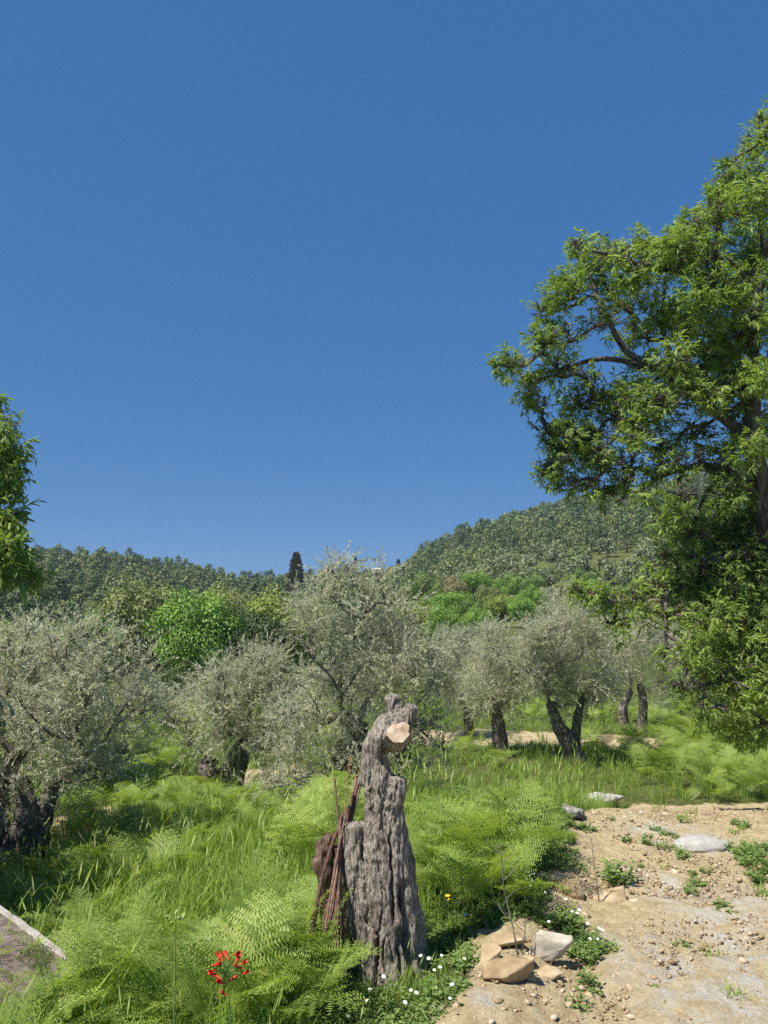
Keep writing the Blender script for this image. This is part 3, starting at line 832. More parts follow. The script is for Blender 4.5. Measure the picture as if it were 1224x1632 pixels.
# the large chestnut by the clearing
def chestnut_right():
    rng = np.random.default_rng(77)
    D = 10.2
    P, R = stem_px([(1310, 1290, 36), (1285, 1100, 28), (1240, 900, 18), (1212, 780, 15), (1198, 690, 13), (1205, 600, 10)], D)
    P = seat(P)
    cl = [(950, 425, 46), (905, 470, 42), (1000, 430, 44), (1055, 430, 46), (818, 585, 32), (862, 545, 38), (1105, 400, 50), (1150, 345, 50), (1110, 365, 36), (1140, 330, 36), (1085, 400, 36), (1060, 385, 24), (1120, 420, 44), (1190, 280, 46), (1218, 225, 40), (1224, 190, 26), (1165, 300, 34), (1205, 330, 50), (1200, 400, 62),
          (1130, 470, 58), (1045, 500, 46, 0.0, .7), (965, 520, 40, 0.0, .45), (1170, 540, 60), (905, 545, 34, 0.0, .5), (838, 632, 26, 0.0, .8), (905, 690, 40, 0.0, .6), (885, 740, 34, 0.0, .7), (955, 735, 44, 0.0, .65),
          (1050, 660, 46, -0.4), (1110, 640, 46, -0.5), (1075, 585, 40, -0.5), (1000, 690, 38, 0.0, .6), (935, 780, 26, 0.0, .7), (1000, 775, 34, 0.0, .7), (1075, 745, 44, -0.3, .8), (1140, 740, 44, 0.0, .7), (905, 775, 18, 0.0, .7),
          (1195, 830, 56, 0.5), (1130, 850, 50, 0.5), (1090, 800, 40, -0.5, .7), (1180, 910, 60, 0.1), (1105, 910, 40, 0.1, .9), (958, 955, 30, -0.1, .9), (1005, 960, 34, -0.1, .8), (925, 945, 20, -0.1, .8), (1060, 985, 36, -0.2, .7),
          (1125, 995, 50, -0.3, .9), (1195, 1020, 54, -0.3), (1105, 1065, 40, -0.5, .8), (1165, 1095, 50, -0.5, .9), (1215, 1110, 46, -0.5), (1085, 1100, 22, -0.7, .8), (1130, 1130, 30, -0.7, .8), (985, 1000, 22, -0.1, .6),
          (1000, 640, 40, 0.6, .5), (950, 640, 34, 0.4, .5), (930, 600, 30, 0.0, .5), (1020, 590, 40, 0.8, .5), (1090, 520, 50, 0.6, .8), (1000, 480, 44, 0.5, .6), (1150, 620, 50, 0.8), (1100, 700, 46, 0.7, .7), (1040, 720, 40, 0.5, .6), (870, 690, 26, 0.0, .6), (960, 790, 28, 0.3, .7), (1190, 470, 60, 0.8), (1215, 600, 50, -0.8), (980, 405, 30), (1030, 395, 30), (1080, 395, 34), (925, 400, 24), (870, 500, 30), (885, 590, 34, 0.0, .7), (850, 610, 30, 0.0, .7), (860, 650, 26, 0.0, .7), (920, 650, 40, 0.3, .7), (975, 660, 40, 0.2, .7), (940, 710, 44, 0.3, .8), (900, 715, 36, 0.0, .8), (990, 745, 36, 0.2, .8), (1010, 540, 40, 0.4, .6), (1060, 610, 40, 0.4, .8), (1030, 640, 40, -0.2, .8), (1120, 560, 50, 0.2), (1180, 620, 50, 0.2), (1205, 720, 46, -0.6, .8), (1160, 790, 44, -0.3, .8), (1020, 700, 30, -0.3, .8), (870, 760, 22, 0.0, .7), (1060, 830, 30, -0.4, .6), (1140, 940, 44, 0.1, .9), (1080, 950, 30, 0.1, .7), (1100, 870, 44, .0, .9), (1150, 900, 50, .3, .9), (1210, 880, 50, .2), (1060, 900, 30, .0, .7), (1215, 960, 50, .0), (1200, 1060, 50, .2), (1130, 1060, 44, .2, .8), (1170, 1140, 40, .0, .8), (1210, 1160, 40, .0, .8), (1120, 960, 44, .3, .8), (1040, 940, 26, .0, .7), (1160, 1000, 40, -0.1), (1190, 960, 50, 1.0), (1150, 1040, 44, 0.8), (1210, 700, 50, 0.5), (1222, 500, 60), (1240, 300, 50), (1060, 1050, 22, -0.3, .5)]
    clumps = px_clumps(cl, D, rng, 1.6)
    # the rest of the crown, out of the picture to the right and behind
    for k in range(26):
        a = rng.uniform(0, 6.28); rr = rng.uniform(.8, 3.0); zz = rng.uniform(2.5, 8.0)
        q = np.array([7.2 + rr * math.cos(a) * 1.1, 10.4 + rr * math.sin(a), zz])
        if q[0] / q[1] > .58: clumps.append((q, .75, .22))
    tips = [at(1000, 560, D), at(960, 500, D), at(1040, 760, D), at(1110, 745, D), at(1185, 640, D), at(1215, 430, D), at(1200, 860, D), at(1215, 1000, D)]
    b = P[0].copy(); b[2] = gz(b[0], b[1])
    t = build_tree('chestnut_tree', b, [(P, R)], clumps, CHEST_T, M['chestnut_leaf'], M['chestnut_bark'], 600, 77,
                   'tall chestnut tree with long toothed leaves at the edge of the clearing', 'tree', 'chestnut trees', splits=(5, .66, .55),
                   shoot_scale=(.34, .62), up=.25, droop=.1, r0=.1, subs=8, twigs=6, via=tips + [P[-1], P[-2]], extra_sprays=290, shell=2.2)
    def limb(pts, off=0):
        Q, RR = stem_px(pts, D); RR = [q * .72 for q in RR]
        return tube_chunks(Q, RR, 8, 16, wob=.2, seed=off)
    ch = []
    for k, pts in enumerate([[(1195, 700, 15), (1120, 640, 12), (1060, 595, 10), (1000, 562, 8), (965, 500, 5), (935, 430, 1)],
                             [(1205, 790, 13), (1160, 752, 11), (1110, 745, 9), (1060, 755, 8), (1020, 780, 5), (980, 800, 3)],
                             [(1040, 585, 7), (960, 572, 6), (890, 590, 4), (830, 600, 2)],
                             [(1200, 620, 8), (1210, 500, 6), (1215, 400, 4), (1200, 290, 2)],
                             [(1230, 900, 10, 0), (1190, 880, 8, 0), (1120, 900, 6, 0), (1010, 955, 3, 0), (950, 950, 2, 0)],
                             [(1262, 1020, 9, 0), (1210, 1030, 7, 0), (1150, 1080, 5, -.3), (1090, 1100, 3, -.6)],
                             [(1120, 640, 7), (1060, 540, 5), (1060, 440, 3)], [(1200, 560, 9), (1160, 460, 6), (1130, 380, 3)]]):
        ch += limb(pts, k)
    obj('limb', mesh_np('limb', world_to(ch, b), [M['chestnut_bark']], True), t)
chestnut_right()

def chestnut_left():
    rng = np.random.default_rng(78)
    base = np.array([-9.2, 12.6, 0.0]); base[2] = gz(base[0], base[1])
    P = np.array([base - [0, 0, .15], base + [0.1, 0, 1.4], base + [0.25, -.1, 3.0], base + [.5, -.2, 4.4]])
    cl = [(5, 690, 38), (14, 715, 26), (15, 765, 24), (-10, 740, 45), (5, 830, 34), (22, 825, 18), (-15, 890, 50), (25, 905, 30), (48, 915, 14, 0, .8), (-30, 800, 50), (8, 785, 30), (-8, 655, 24), (10, 875, 36), (-60, 720, 60), (-70, 850, 60)]
    clumps = px_clumps(cl, 12.2, rng, .8)
    for k in range(9):
        a = rng.uniform(0, 6.28); rr = rng.uniform(.3, 2.2); zz = rng.uniform(2.2, 6.5)
        q = np.array([-9.6 + rr * math.cos(a), 13.6 + rr * math.sin(a) * 1.3, zz])
        if q[0] / max(q[1], .1) < -.60: clumps.append((q, .7, .7))
    build_tree('chestnut_tree', base, [(P, [.24, .2, .17, .12])], clumps, CHEST_T, M['chestnut_leaf'], M['chestnut_bark'], 300, 78,
               'chestnut tree whose drooping leafy branch ends enter at the far left edge', 'tree', 'chestnut trees',
               shoot_scale=(.8, 1.15), up=.1, droop=.25, r0=.1, subs=5, twigs=3, shell=1.9)
chestnut_left()

# ------------------------------------------------------------------ mid-distance and far trees
def broad_template(seed, n_clump=26, leaves=210, leaf=.30, h=6.0, w=6.0, layered=False, trunk=True, shell=3.0):
    rng = np.random.default_rng(seed)
    L = [rhomb(1.0, .62, .3, .15)]
    P, D, S = [], [], []
    for k in range(n_clump):
        if layered:
            t = (k + .5) / n_clump; zz = h * (.26 + .72 * t); rad = w / 2 * (1 - t) ** .55 * rng.uniform(.45, 1)
            az = k * 2.4 + rng.normal(0, .4); c = np.array([math.cos(az) * rad, math.sin(az) * rad, zz]); cr = np.array([1, 1, .55]) * w * .17 * (1.25 - .5 * t)
        else:
            d = rng.normal(size=3); d /= np.linalg.norm(d); d[2] = d[2] * .9
            f = rng.uniform(.45, .8)
            c = np.array([d[0] * w / 2 * f, d[1] * w / 2 * f, h * .56 + d[2] * h * .42 * f]); cr = np.array([1, 1, .8]) * w * rng.uniform(.13, .2)
        d = rng.normal(size=(leaves, 3)); d /= np.linalg.norm(d, axis=1)[:, None]
        p = c + d * cr * (rng.random(leaves) ** (1 / shell))[:, None]
        P.append(p); D.append(d); S.append(rng.uniform(.7, 1.25, leaves) * leaf)
    P, D, S = np.vstack(P), np.vstack(D), np.concatenate(S)
    On = D + rng.normal(0, .33, D.shape) + [0, 0, .25]; On /= np.linalg.norm(On, axis=1)[:, None]
    Tn = np.cross(On, rng.normal(size=D.shape)); Tn /= np.linalg.norm(Tn, axis=1)[:, None] + 1e-6
    Rm = np.stack([np.cross(Tn, On), Tn, On], -1)
    tint = np.clip(.55 + .5 * fbm(P[:, 0] * .9, P[:, 1] * .9, P[:, 2] * .9, 2, seed) + rng.normal(0, .15, len(P)), 0, 1)
    ch = stamp(L, P, Rm, S, 0, tint, rng)
    tr = []
    tr += tube_chunks([(0, 0, -.8), (0, 0, h * .3), (.1, .1, h * .6)], [w * .04, w * .032, w * .012], 7, 6)
    for k in range(5):
        a = k * 1.26; tr += tube_chunks([(0, 0, h * .28), (math.cos(a) * w * .15, math.sin(a) * w * .15, h * .45), (math.cos(a) * w * .3, math.sin(a) * w * .3, h * .66)], [w * .02, w * .014, w * .005], 5, 5, cap=False)
    return ch, tr

def tree_meshes(seed, leafmat, **kw):
    ch, tr = broad_template(seed, **kw)
    return mesh_np('crown', ch, [leafmat]), mesh_np('trunk', tr, [M['chestnut_bark']], True)

BROAD = [tree_meshes(200 + i, M['broad_leaf'], n_clump=40, leaves=330, leaf=.17) for i in range(3)]
SPARSE = [tree_meshes(210 + i, M['broad_leaf'], n_clump=26, leaves=170, leaf=.17, shell=2.2) for i in range(2)]
FOLIVE = [tree_meshes(220 + i, M['broad_leaf'], n_clump=26, leaves=240, leaf=.15, h=4.6, w=5.4) for i in range(3)]
BPINE = [tree_meshes(230 + i, M['pine_leaf'], n_clump=40, leaves=60, leaf=.34, h=9.0, w=5.5, layered=True) for i in range(3)]

def far_tree(name, kind, u, v_top, depth, width_px, label, cat, group, color, hscale=1.0, parts=True):
    cm, tm = kind
    d = at(u, 1000, depth); x, y = d[0], depth
    z = gz(x, y); top = at(u, v_top, depth)[2]
    b = max(v.co.z for v in cm.vertices) if cm not in _H else _H[cm]
    _H[cm] = b
    s_w = width_px * depth / FPX / (_W.setdefault(cm, max(v.co.x for v in cm.vertices) - min(v.co.x for v in cm.vertices)))
    s_h = (top - z) / b
    if s_h < .55 * s_w: z = top - b * s_w * .8; s_h = s_w * .8
    z = min(z, gz(x, y))
    s_h = (top - z) / b
    if s_h > 1.3 * s_w and name != 'cypress_tree': s_w = s_h / 1.3
    rz = random.uniform(0, 6.28)
    t = empty(name, (x, y, z), rz); t.scale = (s_w, s_w, s_h)
    tag(t, label, cat, group)
    c = obj('crown', cm, t); c.color = (*color, 1)
    obj('trunk', tm, t)
    return t
_H, _W = {}, {}
C_GREEN = (0.20, 0.33, 0.065); C_YEL = (0.27, 0.315, 0.075); C_OLV = (0.22, 0.245, 0.095); C_DARK = (0.085, 0.125, 0.045); C_MID = (0.17, 0.25, 0.07)
C_GREY = (0.30, 0.305, 0.225); C_BRN = (0.28, 0.245, 0.14)
gm = 'leafy trees in the valley'
far_tree('leafy_tree', BROAD[0], 312, 932, 46, 158, 'bright green rounded leafy tree, largest on the left of the valley', 'tree', gm, C_GREEN)
far_tree('leafy_tree', BROAD[0], 225, 915, 54, 130, 'thin olive-brown tree just left of the bright green tree', 'tree', gm, C_OLV)
far_tree('leafy_tree', BROAD[2], 262, 940, 58, 90, 'mid-green tree between the thin olive-brown and bright green trees', 'tree', gm, C_MID)
far_tree('leafy_tree', BROAD[1], 350, 925, 74, 80, 'yellow-green tree top above the bright green tree', 'tree', gm, C_YEL)
far_tree('leafy_tree', BROAD[0], 395, 940, 70, 60, 'olive-green tree top above the dark bushy tree', 'tree', gm, C_OLV)
far_tree('leafy_tree', BROAD[0], 90, 985, 46, 90, 'mid-green tree above the crown of the far left olive', 'tree', gm, C_MID)
far_tree('leafy_tree', SPARSE[1], 345, 938, 60, 70, 'brownish half-bare tree peeking behind the bright green tree', 'tree', gm, C_BRN)
far_tree('leafy_tree', BROAD[1], 437, 930, 50, 62, 'yellow-green tree right of the bright green tree', 'tree', gm, C_YEL)
far_tree('leafy_tree', BROAD[2], 396, 962, 48, 60, 'dark dense bushy tree between the bright green and yellow-green trees', 'tree', gm, C_DARK)
far_tree('leafy_tree', BROAD[0], 12, 985, 40, 66, 'small yellow-green tree low at the left edge above the olive', 'tree', gm, C_YEL)
far_tree('leafy_tree', BROAD[1], 150, 968, 50, 110, 'green bush-like tree just above the far left olive', 'tree', gm, C_MID)
far_tree('leafy_tree', BROAD[2], 270, 1065, 34, 90, 'dark shrubby tree under the bright green tree', 'tree', gm, C_DARK)
for k, (u, v, d, w, c, kind, lab) in enumerate([
    (672, 908, 78, 70, C_MID, BROAD[1], 'mid-green tree at the foot of the hill beside the tall olive'),
    (648, 925, 84, 60, C_BRN, SPARSE[0], 'brownish tree between the tall olive and the green valley trees'),
    (722, 915, 82, 70, C_BRN, BROAD[0], 'yellow-brown rounded tree in the row at the hill foot'),
    (722, 940, 70, 84, C_GREEN, BROAD[2], 'bright green tree in front of the yellow-brown one'),
    (760, 906, 92, 54, C_GREEN, BROAD[0], 'small bright green tree high in the row at the hill foot'),
    (812, 910, 90, 64, C_GREEN, BROAD[1], 'bright green rounded tree in the middle of the hill foot'),
    (778, 930, 86, 50, C_OLV, BROAD[2], 'olive-green tree below the two bright green ones'),
    (832, 946, 66, 62, C_GREEN, BROAD[0], 'dense bright green tree just above the middle olive'),
    (855, 915, 95, 46, C_MID, BROAD[2], 'mid-green tree right of the middle of the hill foot'),
    (925, 905, 100, 62, C_MID, BROAD[1], 'mid-green rounded tree on the lower slope'),
    (955, 920, 80, 66, C_GREEN, BROAD[0], 'bright green tree partly behind the chestnut leaves'),
    (900, 925, 96, 44, C_YEL, BROAD[2], 'yellow-green bush between two greens on the lower slope'),
    (690, 975, 60, 60, C_MID, BROAD[0], 'green tree low behind the slim olive'),
    (640, 960, 64, 50, C_GREEN, BROAD[1], 'green tree edge showing beside the tall olive'),
    (745, 950, 56, 70, C_MID, BROAD[1], 'mid-green tree behind the gap between the slim and middle olives'),
    (800, 945, 75, 66, C_YEL, BROAD[2], 'yellowish tree between two bright green trees at the hill foot'),
    (878, 902, 110, 56, C_OLV, BROAD[0], 'olive-green tree high on the lower slope left of the chestnut leaves'),
    (995, 930, 84, 66, C_MID, BROAD[2], 'mid-green tree among the hanging chestnut leaves'),
    (700, 930, 90, 60, C_YEL, BROAD[1], 'yellow-green tree top beside the yellow-brown one'),
    (655, 950, 58, 66, C_YEL, BROAD[2], 'yellow-green tree in front of the brownish one beside the tall olive'),
    (765, 965, 52, 66, C_GREEN, BROAD[0], 'bright green tree low in the gap above the slim olive'),
    (850, 930, 70, 60, C_GREEN, BROAD[1], 'bright green tree above the broad olive'),
    (705, 955, 54, 70, C_GREEN, BROAD[1], 'bright green tree front of the row beside the tall olive'),
    (905, 945, 62, 60, C_YEL, BROAD[0], 'yellow-green tree low behind the broad olive')]):
    far_tree('leafy_tree', kind, u, v, d, w, lab, 'tree', gm, c)
for u, v, d, w, lab in [(872, 935, 72, 46, 'grey olive just above the broad olive with slanting trunk'), (760, 985, 40, 70, 'grey olive behind the slim olive'), (870, 990, 34, 90, 'grey olive close behind the middle olive'), (660, 1010, 38, 80, 'grey olive behind the tall bushy olive'),
                        (1100, 990, 34, 120, 'grey olive behind the chestnut leaves'), (1190, 1000, 30, 110, 'grey olive at the edge behind the chestnut'), (1040, 985, 50, 80, 'grey olive far behind the forked olive'), (240, 1080, 28, 80, 'grey olive behind the far left olive'), (60, 1010, 30, 110, 'grey olive hidden behind the far left olive')]:
    far_tree('olive_tree', random.choice(FOLIVE), u, v, d, w, lab, 'olive tree', 'olives farther back', C_GREY)

# an olive just outside the picture on the left, whose shade falls on the bank
e_ = empty('olive_tree', (-5.3, 7.0, gz(-5.3, 7.0)), .6); e_.scale = (.58, .58, .72)
tag(e_, 'olive tree beyond the left edge that shades the grassy bank', 'olive tree', 'olives farther back')
c_ = obj('crown', BROAD[1][0], e_); c_.color = (*C_GREY, 1); obj('trunk', BROAD[1][1], e_)

# cypresses on the skyline
def cypress_mesh(seed, h=10, w=2.6):
    rng = np.random.default_rng(seed); n = 2600
    t = rng.random(n) ** .8; a = rng.uniform(0, 6.28, n)
    prof = np.interp(t, [0, .08, .35, .7, .9, 1], [.45, .8, 1, .8, .42, .06]) * w / 2 * (1 + .22 * fbm(np.cos(a) * 2, np.sin(a) * 2, t * 9, 2, seed))
    r = prof * rng.random(n) ** .3
    P = np.stack([np.cos(a) * r, np.sin(a) * r, t * h + .2], -1)
    D = np.stack([np.cos(a) * .5, np.sin(a) * .5, np.ones(n)], -1) + rng.normal(0, .25, (n, 3))
    ch = stamp([rhomb(1, .5)], P, frames(D, (0, 0, 1), rng.uniform(-1.5, 1.5, n)), rng.uniform(.35, .7, n), 0, rng.random(n) * .7, rng)
    tr = tube_chunks([(0, 0, -1), (0, 0, h * .5), (0, 0, h * .9)], [.2, .13, .03], 6, 5)
    return mesh_np('crown', ch, [M['pine_leaf']]), mesh_np('trunk', tr, [M['chestnut_bark']], True)
CYP = [cypress_mesh(1), cypress_mesh(2, 10, 2.0)]
far_tree('cypress_tree', CYP[0], 471, 878, 150, 36, 'broad dark cypress rising above the tall olive on the skyline', 'cypress', 'cypresses on the skyline', (0.15, 0.15, 0.085))
far_tree('cypress_tree', CYP[1], 566, 884, 210, 9, 'tiny pointed cypress on the skyline in the gap between hills', 'cypress', 'cypresses on the skyline', (0.06, 0.075, 0.05))
far_tree('cypress_tree', CYP[1], 635, 890, 220, 14, 'dark narrow cypress at the near foot of the right hill', 'cypress', 'cypresses on the skyline', (0.08, 0.095, 0.06))
far_tree('cypress_tree', CYP[1], 1068, 830, 130, 34, 'slender cypress partly behind the chestnut leaves', 'cypress', 'cypresses on the skyline', (0.10, 0.12, 0.055))

# the wood on the hills
def small_pine(seed, h, w, n_clump, leaves, leaf):
    ch, tr = broad_template(seed, n_clump=n_clump, leaves=leaves, leaf=leaf, h=h, w=w, layered=True, shell=3.4)
    return mesh_np('pine_tree', ch + [(c[0], c[1], 1, None) for c in tr[:2]], [M['pine_leaf'], M['chestnut_bark']])
SP = [small_pine(300 + i, 7.5 + (i % 2), 4.6 + .5 * (i % 3), 24, 24, .44) for i in range(4)]
def small_round(seed):
    ch, tr = broad_template(seed, n_clump=14, leaves=34, leaf=.42, h=4.2, w=4.6, shell=3)
    return mesh_np('bush', ch + [(c[0], c[1], 1, None) for c in tr[:2]], [M['broad_leaf'], M['chestnut_bark']])
SR = [small_round(320 + i) for i in range(3)]

def hill_points(th0, th1, r0, r1, spacing, rng):
    n = int((th1 - th0) * (r1 ** 2 - r0 ** 2) / 2 / spacing ** 2 * 2.2)
    th = rng.uniform(th0, th1, n); r = np.sqrt(rng.uniform(r0 ** 2, r1 ** 2, n))
    x, y = r * np.sin(th), r * np.cos(th)
    cell = {}
    keep = []
    for i in range(n):
        k = (int(x[i] // spacing), int(y[i] // spacing)); ok = True
        for a in (-1, 0, 1):
            for b in (-1, 0, 1):
                for q in cell.get((k[0] + a, k[1] + b), ()):
                    if (x[q] - x[i]) ** 2 + (y[q] - y[i]) ** 2 < spacing ** 2 * .62: ok = False; break
                if not ok: break
            if not ok: break
        if ok: keep.append(i); cell.setdefault(k, []).append(i)
    keep = np.array(keep)
    return x[keep], y[keep], th[keep], r[keep]

def theta_u(u): return math.atan((u - 612) / FPX)

def hills():
    rng = np.random.default_rng(5)
    x, y, th, r = hill_points(theta_u(-260), theta_u(1420), 88, 365, 3.6, rng)
    z = ground_z(x, y)
    far, H = ridge(th)
    frac = (r - 75) / (far - 75)
    right = th > theta_u(645)
    nz = fbm(x * .018, y * .018, oct=3, seed=31)
    nz2 = fbm(x * .05, y * .05, oct=2, seed=33)
    ok = (frac < 1.04)
    # lower slopes of the right hill: grey olives and green scrub; above: pines
    olive_zone = right & (frac < .30 + .16 * nz)
    scrub = (nz2 > .16) & right & ~olive_zone
    groups = {'pine': ok & ~olive_zone & ~scrub, 'olive': ok & olive_zone & (rng.random(len(x)) < .55), 'scrub': ok & scrub}
    def vis_rank(idx):
        u = 612 + FPX * np.tan(th[idx])
        inside = (u > 0) & (u < 1224) & ~((u > 1080)) & ~((u > 455) & (u < 640))
        return idx[np.argsort(np.where(inside, r[idx], r[idx] + 1000))]
    PC = [(0.12, 0.175, 0.075), (0.14, 0.195, 0.078), (0.175, 0.22, 0.085), (0.105, 0.15, 0.075), (0.205, 0.24, 0.09)]
    # the pines that show largest stand as single trees
    idx = vis_rank(np.where(groups['pine'])[0])
    big, rest = idx[:300], idx[300:]
    for q in big:
        near = r[q] < 150
        lft = not right[q]
        if near:
            cm = random.choice(BPINE); e = empty('pine_tree', (x[q], y[q], z[q]), rng.uniform(0, 6.28)); s = rng.uniform(.6, .95)
            e.scale = (s, s, s * rng.uniform(.9, 1.1)); c = obj('crown', cm[0], e); c.color = (*random.choice(PC), 1); obj('trunk', cm[1], e)
        else:
            e = obj('pine_tree', random.choice(SP), None, (x[q], y[q], z[q] - .3), (0, 0, rng.uniform(0, 6.28)), float(rng.uniform(.65, 1.1))); e.color = (*random.choice(PC), 1)
        tag(e, 'dark green pine in the front of the wood on the left ridge' if lft else 'dark green pine in the wood on the right hill', 'pine tree', 'pines of the left ridge' if lft else 'pines of the right hill')
    def templ(meshes, cols, nm):
        out = []
        for k, c in enumerate(cols):
            o = bpy.data.objects.new(nm, meshes[k % len(meshes)]); o.color = (*c, 1); out.append(o)
        return out
    # object colour is not carried to instances: give each kind its own plain leaf material
    def fixed(meshes, cols, nm):
        out = []
        for k, c in enumerate(cols):
            me = meshes[k % len(meshes)].copy()
            mt = leaf_material(nm + '_leaf', [(0, tuple(v * .55 for v in c)), (.6, c), (1, tuple(v * 1.35 for v in c))], trans=.1, rough=.6, spec=.2)
            me.materials[0] = mt
            out.append(bpy.data.objects.new(nm, me))
        return out
    def sc(nm, idx, meshes, cols, smin, smax, label):
        n = len(idx)
        P = np.stack([x[idx], y[idx], z[idx] - .3], -1)
        rot = np.stack([np.zeros(n), np.zeros(n), rng.uniform(0, 6.28, n)], -1)
        scatter(nm, fixed(meshes, cols, nm), P, rot, rng.uniform(smin, smax, n) * 1.04, label)
    sc('pine_forest', rest, SP, PC, .7, 1.2, 'dark pine wood covering the hills')
    gi = vis_rank(np.where(groups['olive'])[0])
    near_o, far_o = gi[:110], gi[110:]
    for q in near_o:
        e = obj('olive_tree', SR[int(rng.integers(0, 3))], None, (x[q], y[q], z[q] - .3), (0, 0, rng.uniform(0, 6.28)), float(rng.uniform(.8, 1.3)))
        e.color = (*[(0.225, 0.25, 0.15), (0.20, 0.23, 0.125), (0.175, 0.22, 0.08), (0.25, 0.27, 0.18)][int(rng.integers(0, 4))], 1)
        tag(e, 'small rounded olive on the lower slope of the right hill', 'olive tree', 'olives on the lower slope of the right hill')
    if len(far_o):
        sc('olive_slope', far_o, SR, [(0.225, 0.25, 0.15), (0.20, 0.23, 0.125), (0.175, 0.22, 0.08)], .8, 1.25, 'grey olives and scrub over the slope')
    sc('hill_scrub', np.where(groups['scrub'])[0], SR, [(0.20, 0.24, 0.085), (0.235, 0.265, 0.105), (0.17, 0.21, 0.08)], .7, 1.2, 'green scrub between the pines on the right hill')
hills()

# two white houses far off between the trees
def house(u, v, depth, w, h, label):
    p = at(u, v, depth)
    t = empty('white_house', (p[0], p[1], p[2] - h), .2); tag(t, label, 'house', 'white houses among far trees')
    def box(x0, x1, y0, y1, z0, z1):
        V = np.array([[x, y, z] for z in (z0, z1) for y in (y0, y1) for x in (x0, x1)], float)
        return V, np.array([[0, 2, 3, 1], [4, 5, 7, 6], [0, 1, 5, 4], [2, 6, 7, 3], [0, 4, 6, 2], [1, 3, 7, 5]])
    V, F = box(-w / 2, w / 2, -w * .4, w * .4, -3, h); obj('wall', mesh_np('wall', [(V, F, 0, None)], [M['white_wall']]), t)
    V = np.array([[-w * .55, -w * .45, h + .003], [w * .55, -w * .45, h + .003], [w * .55, w * .45, h + .003], [-w * .55, w * .45, h + .003], [-w * .5, 0, h + w * .14], [w * .5, 0, h + w * .14]])
    me = mesh_np('roof', [(V, np.array([[0, 1, 5, 4], [2, 3, 4, 5]]), 0, None), (V, np.array([[0, 4, 3], [1, 2, 5]]), 0, None), (V[:4], np.array([[3, 2, 1, 0]]), 0, None)], [M['white_wall']])
    obj('roof', me, t)
    for k in (-1, 1):
        V, F = box(k * w * .22 - .4, k * w * .22 + .4, -w * .4 - .02, -w * .4 + .05, h * .35, h * .72)
        obj('window', mesh_np('window', [(V, F, 0, None)], [M['window_dark']]), t)
house(599, 907, 250, 2.6, 1.1, 'tiny white house on the skyline in the gap between the hills')
house(216, 968, 62, .9, 1.0, 'white wall glimpsed behind the thin olive-brown tree')

